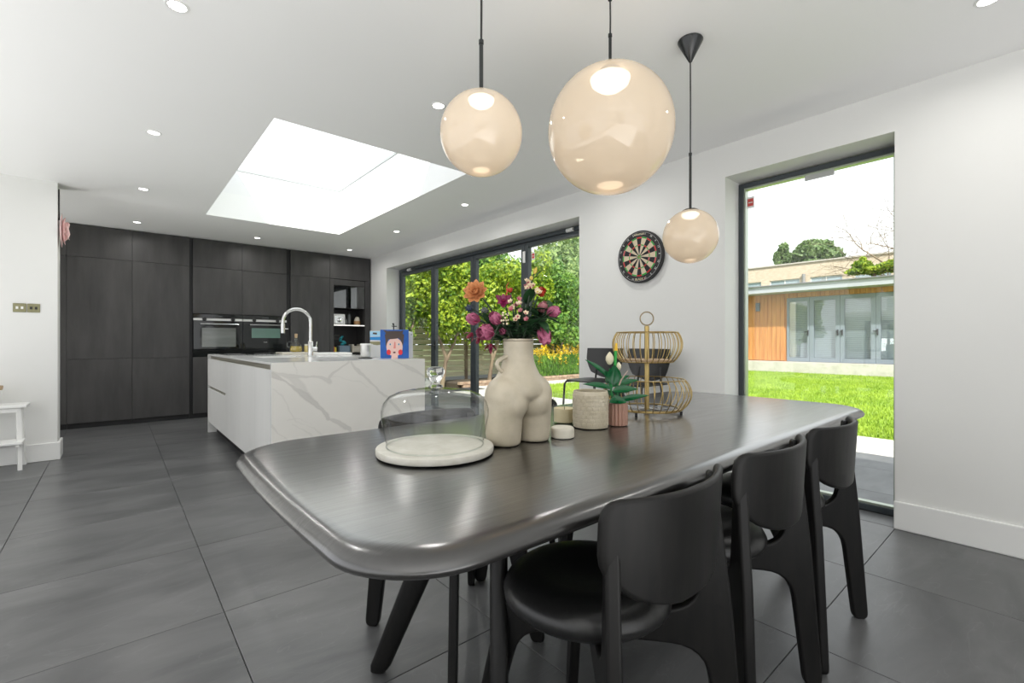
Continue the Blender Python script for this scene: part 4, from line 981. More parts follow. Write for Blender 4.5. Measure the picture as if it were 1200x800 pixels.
# two-tier brass wire basket
def basket():
    p = onT(758, 2.17); t_ = thing('fruit_basket', 'two-tier brass wire fruit basket with a ring handle on top', 'basket', p)
    bm = nb(); lathe(bm, [(0, .012), (.011, .012), (.011, .40), (.0105, .402), (0, .403)], 16); obj('pole', bm, brass, t_, smooth=True)
    bm = nb(); b = nb(); ring_tube(b, (0, 0, 0), .031, .003, 32, 6, axis='Y'); b.transform(Matrix.Translation((0, 0, .4365)) @ Matrix.Rotation(-vr, 4, 'Z')); merge(bm, b); obj('ring_handle', bm, mat('dark_brass', (.22, .17, .10), .35, 1), t_, smooth=True)
    wood_tan = mat('tan_base', (.42, .29, .17), .5)
    for nm, z0, z1, rb, rm, rt_, nw in (('lower_basket', .018, .155, .155, .197, .168, 34), ('upper_basket', .235, .372, .118, .157, .138, 32)):
        bm = nb(); ring_tube(bm, (0, 0, z0), rb, .0028, 48, 6); ring_tube(bm, (0, 0, z1), rt_, .0028, 48, 6)
        o = obj(nm, bm, brass, t_, smooth=True)
        for i in range(nw):
            a = 2*PI*i/nw; pts = []
            for k in range(9):
                f = k/8; r_ = rb*(1-f)+rt_*f + (rm-(rb+rt_)/2)*math.sin(PI*f)**.8; pts.append((r_*math.cos(a), r_*math.sin(a), z0+(z1-z0)*f))
            wb = nb(); tube(wb, pts, .0021, 5); obj('wire', wb, brass, o, smooth=True)
        wb = nb()
        for i in range(8):
            a = 2*PI*i/8; tube(wb, [(.012*math.cos(a), .012*math.sin(a), z0), (rb*math.cos(a), rb*math.sin(a), z0)], .002, 5)
        obj('spokes', wb, steel, o, smooth=True)
        if nm[0] == 'u':
            wb = nb(); lathe(wb, [(.016, z0+.004), (rb-.004, z0+.004), (rb-.003, z0+.012), (.016, z0+.012)], 48); obj('base_disc', wb, wood_tan, o, smooth=True)
        else:
            wb = nb(); lathe(wb, [(rb-.018, z0+.002), (rb-.002, z0+.002), (rb-.002, z0+.006), (rb-.018, z0+.006), (rb-.018, z0+.002)], 48); obj('base_band', wb, brass, o, smooth=True)
            for i in range(4):
                a = PI/4+i*PI/2-.5; wb = nb(); lathe(wb, [(0, 0), (.006, 0), (.006, z0-.003), (0, z0-.003)], 10); wb.transform(Matrix.Translation((rb*math.cos(a), rb*math.sin(a), 0))); obj('foot', wb, black_metal, o, smooth=True)
basket()

# ------------------------------------------------------------------ bouquet: each stem is a thing
pm = {k: mat('petal_'+k, c, r_) for k, c, r_ in (('orange', (.50, .19, .07), .55), ('pink', (.27, .05, .11), .55), ('palepink', (.50, .20, .22), .55), ('magenta', (.17, .006, .055), .45), ('red', (.42, .035, .015), .45), ('cream', (.72, .60, .42), .5), ('yellow', (.55, .42, .08), .5), ('darkred', (.17, .008, .03), .45), ('navy', (.015, .03, .06), .6), ('stem', (.014, .028, .012), .6), ('leafd', (.010, .040, .014), .5), ('vein', (.38, .03, .11), .5), ('grey', (.14, .15, .15), .6))}
for k, c2 in (('orange', (.62, .29, .12)), ('pink', (.38, .10, .18)), ('cream', (.80, .70, .52)), ('leafd', (.02, .07, .02))):
    c1 = pm[k].node_tree.nodes['Principled BSDF'].inputs['Base Color'].default_value[:3]; noisy(pm[k], c1, c2, (30, 30, 30))
PM = {}
def petal(kind, Ln, Wd, curl, cup):
    key = (kind, Ln, Wd, curl, cup)
    if key not in PM: PM[key] = leaf_mesh('petal', Ln, Wd, curl, cup, .0006, 7, pm[kind])
    return PM[key]
def flower(name, label, px, py, d, kind='bloom', face=None):
    """an Empty at the vase mouth, its stem running up to the bloom; returns thing, bloom centre, direction matrix"""
    c = at(px, py, d)-RIM
    t_ = thing(name, label, 'flower', RIM)
    side = Vector((c.x, c.y, 0)); r0 = min(.036, side.length*.35); b0 = side.normalized()*r0 if side.length > 1e-4 else Vector()
    b0.y *= .8
    pts = []
    for i in range(9):
        f = i/8; q = b0.lerp(c, f); q.z = c.z*(1-(1-f)**1.35) if c.z > 0 else c.z*f+.06*math.sin(PI*f)
        if i == 0: q = b0+Vector((0, 0, .001))
        pts.append(q)
    bm = nb(); tube(bm, pts, [.0028]*6+[.0024, .002, .002], 6); obj('stem', bm, pm['stem'], t_, smooth=True)
    dirv = face if face is not None else (pts[-1]-pts[-2]).normalized()
    return t_, c, dirv
def bloom(t_, c, dirv, rings, name='petal'):
    """rings: (count, material, length, width, opening angle from the axis, curl, cup, phase)"""
    q = dirv.to_track_quat('Z', 'Y').to_matrix().to_4x4()
    for n, kind, Ln, Wd, op, curl, cup, ph in rings:
        me = petal(kind, Ln, Wd, curl, cup)
        for i in range(n):
            M = Matrix.Translation(c) @ q @ Matrix.Rotation(2*PI*(i+ph)/n, 4, 'Z') @ Matrix.Rotation(R(90-op), 4, 'X')
            o = obj(name, me, None, t_); o.matrix_local = M
CAMV = Vector((-SN*.2-.5, -CS, .15)).normalized()
tocam = (Vector((0, 0, CH))-RIM).normalized()
upv = Vector((0, 0, 1)); lf = -rv
t_, c, dv = flower('orange_dahlia', 'orange dahlia with pointed layered petals at the upper left of the bouquet', 558, 343, 1.50, face=(tocam+upv*.35+lf*.25).normalized())
bloom(t_, c, dv, [(9, 'orange', .045, .029, 88, .6, .2, 0), (8, 'orange', .040, .028, 68, .7, .25, .5), (7, 'orange', .032, .024, 46, .8, .3, .2), (5, 'orange', .023, .018, 22, .7, .4, 0)])
t_, c, dv = flower('magenta_orchid', 'deep magenta orchid bloom right of the orange dahlia', 590, 353, 1.50, face=(tocam+upv*.3).normalized())
bloom(t_, c, dv, [(3, 'magenta', .034, .020, 70, .4, .2, .5), (3, 'magenta', .026, .018, 50, -.5, .2, 0), (2, 'vein', .016, .010, 20, .5, .4, 0)])
bm = nb(); tube(bm, [c, c+rv*.012+upv*.03, c+rv*.010+upv*.05, c+rv*.018+upv*.062], [.002, .002, .0016, .0008], 6); obj('tendril', bm, pm['red'], t_, smooth=True)
t_, c, dv = flower('orange_ball_flower', 'small round orange-red flower beside the magenta orchid', 598, 341, 1.54)
bloom(t_, c-dv*.006, dv, [(7, 'red', .019, .013, 70, 1.3, .5, 0), (5, 'red', .015, .011, 40, 1.2, .5, .4), (4, 'orange', .011, .009, 15, .8, .5, 0)])
for i, (px, py, d, lab) in enumerate(((604, 356, 1.47, 'cream and pink cluster flower at the centre of the bouquet, the upper one'), (607, 367, 1.45, 'cream and pink cluster flower just under the central one'), (617, 332, 1.52, 'pink and cream blossom high up against the door stile'), (623, 336, 1.50, 'cream blossom beside the pink one against the door stile'), (629, 342, 1.46, 'cream blossom in front of the red poppy'))):
    t_, c, dv = flower('cluster_flower', lab, px, py, d, face=(tocam+upv*.5).normalized())
    rnd = random.Random(i)
    for k in range(7 if i < 2 else 4):
        off = Vector((rnd.uniform(-1, 1), rnd.uniform(-1, 1), rnd.uniform(-1, 1)))*(.022 if i < 2 else .011)
        kd = 'cream' if (k % 3 or i in (3, 4)) else 'palepink'
        bloom(t_, c+off, (dv+Vector((rnd.uniform(-.4, .4), rnd.uniform(-.4, .4), rnd.uniform(-.3, .3)))).normalized(), [(5, kd, .013, .009, 62, .6, .3, 0)], 'floret_petal')
        bm = nb(); sphere(bm, c+off+dv*.003, .0028, 8, 6); obj('floret_centre', bm, pm['vein' if i != 4 else 'yellow'], t_, smooth=True)
t_, c, dv = flower('berry_spray', 'spray of tiny cream berries left of centre in the bouquet', 590, 373, 1.46)
bm = nb(); rnd = random.Random(5)
for k in range(16): sphere(bm, c+Vector((rnd.uniform(-1, 1), rnd.uniform(-1, 1), rnd.uniform(-1, 1)))*.017, rnd.uniform(.0025, .0042), 8, 6)
obj('berries', bm, pm['cream'], t_, smooth=True)
t_, c, dv = flower('yellow_bud_branch', 'tallest stem with a yellowish bud and curling tendril', 627, 318, 1.53)
bloom(t_, c-dv*.01, dv, [(4, 'yellow', .026, .013, 14, .4, .5, 0), (3, 'yellow', .02, .009, 40, .4, .4, 0)])
bm = nb(); tube(bm, [c+upv*-.02, c+rv*.012+upv*-.004, c+rv*.026+upv*.006, c+rv*.036+upv*.000], [.002, .0018, .0014, .0008], 6); obj('tendril', bm, pm['stem'], t_, smooth=True)
for k in range(3): bm = nb(); sphere(bm, c+rv*(-.012+.004*k)+upv*(-.022-.025*k), .0062, 8, 6, (1, 1, 1.3)); obj('bud', bm, pm['yellow' if k < 2 else 'palepink'], t_, smooth=True)
t_, c, dv = flower('red_poppy', 'orange-red poppy with a round cup at the upper right', 633, 343, 1.54, face=(tocam*.6+rv*.5+upv*.4).normalized())
bloom(t_, c-dv*.012, dv, [(4, 'red', .036, .036, 38, .8, .35, 0), (3, 'red', .026, .028, 24, .8, .4, .5)])
def magnolia(lab, px, py, d, face, sc=1, n=(5, 4), mats=('pink', 'pink', 'vein')):
    t_, c, dv = flower('pink_magnolia', lab, px, py, d, face=face.normalized())
    sc *= 1.18; bloom(t_, c-dv*.018*sc, dv, [(n[0], mats[0], .046*sc, .036*sc, 40, .95, .32, 0), (n[1], mats[1], .040*sc, .032*sc, 22, .8, .38, .5), (3, mats[2], .032*sc, .022*sc, 9, .5, .45, 0)])
magnolia('pink magnolia pointing out to the far right of the bouquet', 647, 366, 1.50, rv*.9+upv*.35+tocam*.3, .95)
magnolia('pink magnolia bud hanging low on the right above the vase rim', 637, 391, 1.48, upv*-.75+rv*.25+tocam*.2, 1.2, (4, 3), ('pink', 'pink', 'pink'))
magnolia('pink magnolia left of centre under the berry spray', 582, 374, 1.45, tocam*.5+upv*.5+lf*.5, .95)
magnolia('large pink magnolia facing the camera, low on the left', 571, 389, 1.42, tocam*.75+lf*.6+upv*-.05, 1.25)
magnolia('pink magnolia in profile at the left edge under the orange dahlia', 556, 374, 1.50, lf*.7+upv*.2, .95, (4, 3))
magnolia('pale pink bloom half hidden to the right of the red poppy stem', 635, 361, 1.55, rv*.4+upv*.6+tocam*.4, .85, (5, 3), ('palepink', 'palepink', 'vein'))
magnolia('small pink bloom low beside the large magnolia', 589, 388, 1.48, tocam+lf*.1, .6, (5, 3), ('pink', 'pink', 'pink'))
for lab, px, py, d, fc in (('dark red orchid drooping at the far left', 552, 392, 1.50, lf*.7+upv*-.6), ('dark red orchid hanging below the large magnolia', 575, 405, 1.43, upv*-.7+tocam*.5), ('dark red spiky bloom low left behind the drooping orchid', 561, 397, 1.53, upv*-.8+lf*.3)):
    t_, c, dv = flower('dark_red_orchid', lab, px, py, d, face=fc.normalized())
    bloom(t_, c-dv*.008, dv, [(4, 'darkred', .034, .012, 62, .9, .2, 0), (3, 'magenta', .026, .012, 35, .7, .3, .3)])
for lab, px, py, d, kk in (('dark blue thistle head left of the magnolias', 550, 361, 1.52, 'navy'), ('grey seed head behind the left magnolias', 568, 364, 1.55, 'grey')):
    t_, c, dv = flower('thistle', lab, px, py, d)
    bm = nb(); sphere(bm, c, .011, 12, 8)
    rnd = random.Random(2)
    for k in range(40):
        v = Vector((rnd.gauss(0, 1), rnd.gauss(0, 1), rnd.gauss(0, 1))).normalized(); tube(bm, [c+v*.009, c+v*.017], [.0014, .0003], 4)
    obj('head', bm, pm[kk], t_)
# dark foliage filling the mouth of the vase
rnd = random.Random(11); fol = petal('leafd', .085, .036, -.5, .12)
for k, (px, py, d, lab) in enumerate(((585, 384, 1.50, 'dark leafy sprig on the left of the vase mouth'), (600, 378, 1.50, 'dark leafy sprig left of centre over the vase mouth'), (613, 374, 1.52, 'dark leafy sprig in the centre over the vase mouth'), (625, 378, 1.51, 'dark leafy sprig right of centre over the vase mouth'), (640, 372, 1.49, 'dark leafy sprig reaching right over the vase mouth'), (566, 380, 1.52, 'dark leafy sprig reaching far left'), (620, 352, 1.53, 'tall dark sprig behind the cream clusters'), (645, 361, 1.53, 'dark sprig under the right magnolia'), (632, 387, 1.53, 'short dark sprig low on the right of the vase mouth'), (578, 391, 1.53, 'short dark sprig low on the left of the vase mouth'))):
    t_, c, dv = flower('leafy_sprig', lab, px, py, d); t_['category'] = 'foliage'
    for i in range(18):
        f = .2+.8*i/17; q = c*f; q.z = c.z*(1-(1-f)**1.35) if c.z > 0 else c.z*f
        o = obj('leaf', fol, None, t_); o.matrix_local = Matrix.Translation(q) @ Matrix.Rotation(rnd.uniform(0, 2*PI), 4, 'Z') @ Matrix.Rotation(rnd.uniform(-.4, 1.0), 4, 'X') @ Matrix.Scale(rnd.uniform(.5, .95), 4)

# ------------------------------------------------------------------ left: switches, step stool, bowl, paper flower
sw = mat('antique_brass', (.22, .21, .12), .35, .8)
for i, (xa, xb) in enumerate(((-.702, -.617), (-.612, -.529))):
    t_ = thing('light_switch', ('left antique brass double switch plate on the white wall', 'right antique brass double switch plate on the white wall')[i], 'light switch', ((xa+xb)/2, 6.11, 1.417))
    h_ = (xb-xa)/2
    obj('plate', B(-h_, -.006, -.040, h_, -.0005, .040), sw, t_, bevel=.002)
    for k in (-1, 1): obj('rocker', B(k*.016-.008, -.011, -.012, k*.016+.008, -.006, .012), (white_plastic if i == 0 else black_metal), t_, bevel=.001)
stp = mat('white_stool_paint', (.78, .78, .76), .4)
def step_stool():
    x1, y0 = -.605, 5.78; cx = x1-.22
    t_ = thing('step_stool', 'white wooden two-step stool by the left wall, cut by the frame edge', 'stool', (cx, y0+.12, 0))
    obj('top_tread', B(-.24, -.09, .538, .24, .15, .562), stp, t_, bevel=.004)
    obj('step_tread', B(-.225, -.20, .235, .225, .02, .257), stp, t_, bevel=.004)
    for s_ in (-1, 1):
        bm = nb(); bar(bm, (s_*.20, -.10, .0), (s_*.185, -.045, .538), .034, .026); obj('leg', bm, stp, t_)
        bm = nb(); bar(bm, (s_*.20, .15, .0), (s_*.185, .10, .538), .034, .026); obj('leg', bm, stp, t_)
        bm = nb(); bar(bm, (s_*.195, -.19, .225), (s_*.195, .14, .225), .022, .022); obj('side_rail', bm, stp, t_)
        bm = nb(); bar(bm, (s_*.187, -.06, .52), (s_*.187, .11, .52), .022, .034); obj('side_rail', bm, stp, t_)
    bm = nb(); bar(bm, (-.19, -.055, .515), (.19, -.055, .515), .034, .02); obj('apron', bm, stp, t_)
    bm = nb(); bar(bm, (-.20, -.09, .215), (.20, -.09, .215), .034, .02); obj('apron', bm, stp, t_)
    t2 = thing('bowl', 'white bowl with a wooden rim on top of the step stool', 'bowl', (cx-.03, y0+.13, .5625))
    bm = nb(); lathe(bm, [(0, 0), (.06, 0), (.085, .02), (.108, .08), (.115, .13), (.112, .13), (.10, .08), (.08, .03), (0, .012)], 36); obj('body', bm, white_plastic, t2, smooth=True)
    bm = nb(); lathe(bm, [(.112, .1305), (.115, .1305), (.120, .155), (.118, .165), (.113, .163), (.112, .1305)], 36); obj('rim', bm, wood, t2, smooth=True)
step_stool()
t_ = thing('paper_flower', 'pale pink paper flower hanging on a black cord at the wall end', 'decoration', (-.392, 6.19, 2.175)); t_.scale = (.9, 1, 1.5)
pinkp = mat('pink_paper', (.82, .60, .58), .7); noisy(pinkp, (.78, .50, .50), (.86, .70, .67), (30, 30, 30))
bm = nb(); tube(bm, [(-.018, -.03, .06), (-.02, -.03, .255)], .009, 8); obj('cord', bm, black_metal, t_, smooth=True)
rnd = random.Random(4); pet = leaf_mesh('petal', .082, .115, .35, .10, .001, 6, pinkp)
for rn, n, tl in ((0, 8, 88), (1, 7, 74), (2, 5, 48)):
    for i in range(n):
        o = obj('petal', pet, None, t_); o.matrix_local = Matrix.Translation((-.012+.006*rn, 0, 0)) @ Matrix.Rotation(R(90), 4, 'Y') @ Matrix.Rotation(2*PI*(i+.4*rn)/n, 4, 'Z') @ Matrix.Translation((0, .03*(1-.4*rn), 0)) @ Matrix.Rotation(R(90-tl), 4, 'X')

# metal floor channel beside the table
t_ = thing('floor_vent', 'narrow blue-grey metal floor channel between table and island', 'floor vent', (.985, 2.55, 0))
fm = mat('channel_metal', (.22, .24, .27), .35, .6)
bm = nb()
for x0, y0, x1, y1 in ((-.055, -.46, -.045, .46), (.045, -.46, .055, .46), (-.045, -.46, .045, -.45), (-.045, .45, .045, .46)): box(bm, x0, y0, .0005, x1, y1, .0045)
obj('border', bm, fm, t_)
obj('cover', B(-.0445, -.4495, .0004, .0445, .4495, .0028), mat('channel_cover', (.12, .13, .145), .4, .4), t_)

# ------------------------------------------------------------------ outside: ground
patio_m = mat('patio_tile', (.09, .095, .10), .45); noisy(patio_m, (.07, .073, .08), (.13, .135, .14), (2, 6, 2), coord='World', rnd=True)
patio = struct('patio', B(FX+.065, -4, -.10, 5.78, 9.48, -.034), grout)
tile_field(FX+.07, 5.78, -1.4, 8.6, patio, patio_m, z=-.02)
pale = mat('pale_paving', (.52, .50, .46), .7); noisy(pale, (.46, .44, .40), (.58, .56, .52), (4, 4, 4), coord='World')
path = struct('garden_path', (lambda b: (box(b, 5.78, -4, -.10, 6.78, 9.48, -.031), box(b, 6.78, 8.6, -.10, 18.5, 9.48, -.031), b)[-1])(nb()), grout)
for i in range(16):
    y = -4+i*.8; tile(5.78, y, 6.78, y+.8, path, pale, z=-.02, name='slab', g=.003)
for i in range(12): tile(6.78+i*.95, 8.6, 6.78+(i+1)*.95, 9.48, path, pale, z=-.02, name='slab', g=.003)
ground_m = mat('soil_green', (.09, .13, .04), .9); noisy(ground_m, (.07, .10, .03), (.12, .16, .05), (1, 1, 1), coord='World')
struct('ground', B(FX+.07, -30, -.30, 90, 60, -.11), ground_m)
lawn_m = mat('lawn', (.19, .30, .035), .9); noisy(lawn_m, (.16, .27, .018), (.25, .37, .03), (.9, 1.4, 1), coord='World', detail=6)
struct('lawn', B(6.79, -6, -.10, 18.6, 8.59, -.015), lawn_m)
rng = np.random.RandomState(1)
def grass(n):
    x = 6.8+11.75*rng.rand(n)**1.4; y = -2+10.58*rng.rand(n); a = rng.rand(n)*2*PI; h = .025+.035*rng.rand(n); wd_ = .006+.006*rng.rand(n)
    lean = (rng.rand(n, 2)-.5)*.03
    z = np.full(n, -.016)
    V = np.stack([np.stack([x-wd_*np.cos(a), y-wd_*np.sin(a), z], 1), np.stack([x+wd_*np.cos(a), y+wd_*np.sin(a), z], 1), np.stack([x+lean[:, 0], y+lean[:, 1], z+h], 1)], 1).reshape(-1, 3)
    F = np.arange(3*n).reshape(-1, 3); gm = mat('grass_blade', (.22, .34, .04), .7); noisy(gm, (.18, .30, .02), (.31, .43, .04), (1.2, 2, 1), coord='World', detail=6)
    o = from_np('grass', V, F, gm); tag(o, 'bright green short lawn grass beyond the patio', 'grass', kind='stuff')
grass(90000)

# ------------------------------------------------------------------ leaves and trees
def leafmat(name, a, b):
    m = mat(name, a, .55); g = N(m, 'ShaderNodeNewGeometry'); n = N(m, 'ShaderNodeTexNoise'); n.inputs['Scale'].default_value = 2.3; n.inputs['Detail'].default_value = 4
    wn = N(m, 'ShaderNodeTexWhiteNoise'); sn = N(m, 'ShaderNodeVectorMath', operation='SNAP'); sn.inputs[1].default_value = (.07, .07, .07); L(m, g.outputs['Position'], sn.inputs[0]); L(m, sn.outputs[0], wn.inputs['Vector'])
    L(m, g.outputs['Position'], n.inputs['Vector']); mx = N(m, 'ShaderNodeMath', operation='ADD'); L(m, n.outputs['Fac'], mx.inputs[0])
    mu = N(m, 'ShaderNodeMath', operation='MULTIPLY_ADD'); mu.inputs[1].default_value = .5; mu.inputs[2].default_value = -.25; L(m, wn.outputs['Value'], mu.inputs[0]); L(m, mu.outputs[0], mx.inputs[1])
    r = N(m, 'ShaderNodeValToRGB'); r.color_ramp.elements[0].position = .3; r.color_ramp.elements[0].color = (*a, 1); r.color_ramp.elements[1].position = .72; r.color_ramp.elements[1].color = (*b, 1)
    L(m, mx.outputs[0], r.inputs[0]); L(m, r.outputs[0], BS(m).inputs['Base Color'])
    o = m.node_tree.nodes['Material Output']; tl = N(m, 'ShaderNodeBsdfTranslucent'); L(m, r.outputs[0], tl.inputs['Color'])
    ms = N(m, 'ShaderNodeMixShader'); ms.inputs[0].default_value = .35; L(m, BS(m).outputs[0], ms.inputs[1]); L(m, tl.outputs[0], ms.inputs[2]); L(m, ms.outputs[0], o.inputs['Surface'])
    return m
def leaf_cloud(blobs, n, size, seed, shell=.55):
    """blobs: (cx,cy,cz,rx,ry,rz); leaves scattered through and over each blob"""
    r_ = np.random.RandomState(seed); vol = np.array([b[3]*b[4]*b[5] for b in blobs])**.7; cnt = np.maximum(1, (n*vol/vol.sum()).astype(int)); Vs = []
    for b, c in zip(blobs, cnt):
        v = r_.normal(size=(c, 3)); v /= np.linalg.norm(v, axis=1)[:, None]; rad = shell+(1-shell)*r_.rand(c)**.6
        rad *= 1+.18*np.sin(v[:, 0]*7+b[0]*3)*np.cos(v[:, 2]*6+b[1]*5)
        P = v*rad[:, None]*np.array(b[3:6])+np.array(b[:3]); nrm = v*.7+r_.normal(size=(c, 3))*.65; nrm /= np.linalg.norm(nrm, axis=1)[:, None]
        t = np.cross(nrm, r_.normal(size=(c, 3))); t /= np.linalg.norm(t, axis=1)[:, None]; u = np.cross(nrm, t); s = size*(.6+.8*r_.rand(c))[:, None]
        Vs.append(np.stack([P-t*s, P+u*s*.55, P+t*s, P-u*s*.55], 1))
    V = np.concatenate(Vs).reshape(-1, 3); return V, np.arange(len(V)).reshape(-1, 4)
def tree(name, label, cat, base, blobs, n, size, seed, m, trunks, bark, group=None):
    t_ = thing(name, label, cat, base, 0, group); bl = [(b[0]-base[0], b[1]-base[1], b[2]-base[2], *b[3:]) for b in blobs]
    V, F = leaf_cloud(bl, n, size, seed); o = from_np('foliage', V, F, m, t_); o['kind'] = 'stuff'
    for pts, r0, r1 in trunks:
        bm = nb(); k = len(pts); tube(bm, [Vector(p)-Vector(base) for p in pts], [r0+(r1-r0)*i/(k-1) for i in range(k)], 8); obj('trunk', bm, bark, t_, smooth=True)
bark = mat('bark', (.20, .15, .10), .9); noisy(bark, (.14, .10, .07), (.28, .22, .15), (6, 6, 2), coord='World')
lm_bright = leafmat('leaf_bright', (.09, .20, .015), (.42, .52, .04)); lm_mid = leafmat('leaf_mid', (.06, .18, .03), (.24, .40, .06)); lm_pale = leafmat('leaf_pale', (.10, .20, .06), (.34, .44, .16)); lm_far = leafmat('leaf_far', (.08, .16, .05), (.24, .34, .12))
# shrubs beside the fence, seen through the bifold doors
shr = [(4.9, 10.0, 2.35, 1.0, .75, 1.35, lm_bright, 'bright green climbing shrub on the fence, furthest left in the doors'), (6.3, 10.15, 2.3, 1.0, .7, 1.35, lm_bright, 'yellow-green shrub behind the second bifold leaf'),
       (7.7, 10.1, 2.15, 1.0, .7, 1.45, lm_bright, 'bright green shrub behind the flower bouquet'), (9.1, 10.3, 2.4, 1.1, .8, 1.5, lm_bright, 'leafy green shrub behind the third bifold leaf'),
       (10.7, 10.4, 2.3, 1.1, .8, 1.6, lm_mid, 'mid green shrub behind the nearest bifold leaf'), (12.4, 10.6, 2.4, 1.2, .8, 1.7, lm_pale, 'pale green shrub right of the bouquet'), (14.4, 10.8, 2.6, 1.5, .9, 1.9, lm_pale, 'pale green shrub at the right edge of the bifold view')]
for i, (x, y, z, rx, ry, rz, m, lab) in enumerate(shr):
    rnd = random.Random(40+i); bl = [(x, y, z, rx*.8, ry*.8, rz*.8)]
    for k in range(9): bl.append((x+rnd.uniform(-.8, .8)*rx, y+rnd.uniform(-.6, .4)*ry, z+rnd.uniform(-.75, .85)*rz, rx*rnd.uniform(.3, .5), ry*rnd.uniform(.35, .6), rz*rnd.uniform(.22, .36)))
    bx = x+rnd.uniform(-.3, .3)
    tr = [([(bx, y, -.1), (bx+.1, y-.05, .7), (x-.25, y-.1, 1.5), (x-.5, y, 2.4)], .06, .02), ([(bx+.1, y-.05, .6), (x+.4, y-.15, 1.3), (x+.6, y-.1, 2.2)], .045, .015)]
    tree('garden_shrub', lab, 'shrub', (bx, y, -.1), bl, 5600, .062, 60+i, m, tr, bark, 'shrubs along the slatted fence')
# bigger trees beyond the fence
for i, (x, y, z, rx, rz, m, lab) in enumerate(((6.5, 14.0, 2.6, 2.2, 2.0, lm_mid, 'green tree beyond the fence, left in the bifold view'), (11.5, 15.5, 3.2, 2.8, 2.5, lm_mid, 'green tree beyond the fence, centre of the bifold view'), (17.5, 15.5, 4.0, 3.4, 3.6, lm_pale, 'tall pale green tree beyond the fence, right in the bifold view'), (25.0, 22.0, 5.0, 4.5, 5.0, lm_pale, 'large hazy pale tree at the right of the bifold view'))):
    rnd = random.Random(80+i); bl = [(x, y, z, rx*.8, rx*.6, rz*.8)]
    for k in range(9): bl.append((x+rnd.uniform(-.8, .8)*rx, y+rnd.uniform(-.5, .5)*rx, z+rnd.uniform(-.7, .8)*rz, rx*rnd.uniform(.28, .45), rx*.3, rz*rnd.uniform(.25, .4)))
    tree('garden_tree', lab, 'tree', (x, y, -.11), bl, 9000, .11+.02*i, 90+i, m, [([(x, y, -.11), (x+.1, y, z*.6), (x-.2, y, z)], .14, .05)], bark)
# slatted fence, slat by slat
fence_m = mat('weathered_slat', (.5, .46, .32), .8); noisy(fence_m, (.48, .44, .30), (.62, .58, .42), (2, 2, 20), coord='World', rnd=True)
conc = mat('gravel_board', (.34, .35, .35), .85)
fc = thing('slatted_fence', 'weathered horizontal slat fence behind the shrubs', 'fence', (4.0, 11.0, -.11))
slat_me = None
for p in range(8):
    x0 = p*1.83; x1 = x0+1.76
    bm = nb(); box(bm, x0-.05, -.04, 0, x0+.04, .05, 1.78); obj('post', bm, bark, fc)
    obj('gravel_board', B(x0+.042, -.015, 0, x1+.02, .02, .24), conc, fc)
    for k in range(10):
        if slat_me is None:
            b_ = nb(); box(b_, 0, -.008, 0, 1.78, .008, .134); slat_me = bpy.data.meshes.new('slat'); b_.to_mesh(slat_me); b_.free(); slat_me.materials.append(fence_m)
        obj('slat', slat_me, None, fc, loc=(x0+.041, 0, .245+k*.15))
# brick bed with yellow flowers
brick = mat('bed_brick', (.36, .25, .17), .85); noisy(brick, (.28, .18, .12), (.44, .33, .24), (8, 8, 14), coord='World', rnd=True)
bd = thing('raised_bed', 'low brick-edged planting bed in front of the fence', 'planter', (6.5, 9.6, -.12))
bme = None
for row in range(3):
    for k in range(46):
        x = k*.23+(.115 if row % 2 else 0)
        if bme is None:
            b_ = nb(); box(b_, 0, 0, 0, .215, .10, .065); bme = bpy.data.meshes.new('brick'); b_.to_mesh(bme); b_.free(); bme.materials.append(brick)
        obj('brick', bme, None, bd, loc=(x, 0, row*.075))
obj('soil', B(0, .105, 0, 10.6, 1.2, .17), mat('soil', (.06, .045, .03), .95), bd)
yel = mat('yellow_flower', (.80, .55, .02), .6); stemg = leafmat('flower_stem', (.06, .18, .02), (.2, .38, .05))
for i, x in enumerate((9.75, 10.35, 10.95, 11.6)):
    d_ = ('leftmost', 'second', 'third', 'rightmost')[i]
    t_ = thing('yellow_flower_clump', d_+' clump of tall yellow flowers in the brick bed', 'flowers', (x, 9.95, .05), 0, 'yellow flowers in the brick bed')
    r_ = np.random.RandomState(i); n = 1500
    px, py = r_.normal(size=n)*.22, r_.normal(size=n)*.12; h = r_.rand(n)*.62; a = r_.rand(n)*2*PI; s = .03
    V = np.stack([np.stack([px-s*.3*np.cos(a), py-s*.3*np.sin(a), h], 1), np.stack([px+s*.3*np.cos(a), py+s*.3*np.sin(a), h], 1), np.stack([px+s*.6*np.sin(a), py+s*.5*np.cos(a), h+.11], 1)], 1).reshape(-1, 3)
    o = from_np('foliage', V, np.arange(3*n).reshape(-1, 3), stemg, t_); o['kind'] = 'stuff'
    ns, per = 22, 22; sx_, sy_, hh = r_.normal(size=ns)*.20, r_.normal(size=ns)*.12, .50+.5*r_.rand(ns)
    n = ns*per; k_ = np.repeat(np.arange(ns), per); c = np.stack([sx_[k_]+r_.normal(size=n)*.022, sy_[k_]+r_.normal(size=n)*.022, hh[k_]-.22*r_.rand(n)], 1); q = r_.normal(size=(n, 4, 3))*.017
    V = (c[:, None, :]+q).reshape(-1, 3); F = np.concatenate([np.arange(4*n).reshape(-1, 4)[:, [0, 1, 2]], np.arange(4*n).reshape(-1, 4)[:, [0, 2, 3]]])
    o = from_np('blossom', V, F, yel, t_); o['kind'] = 'stuff'

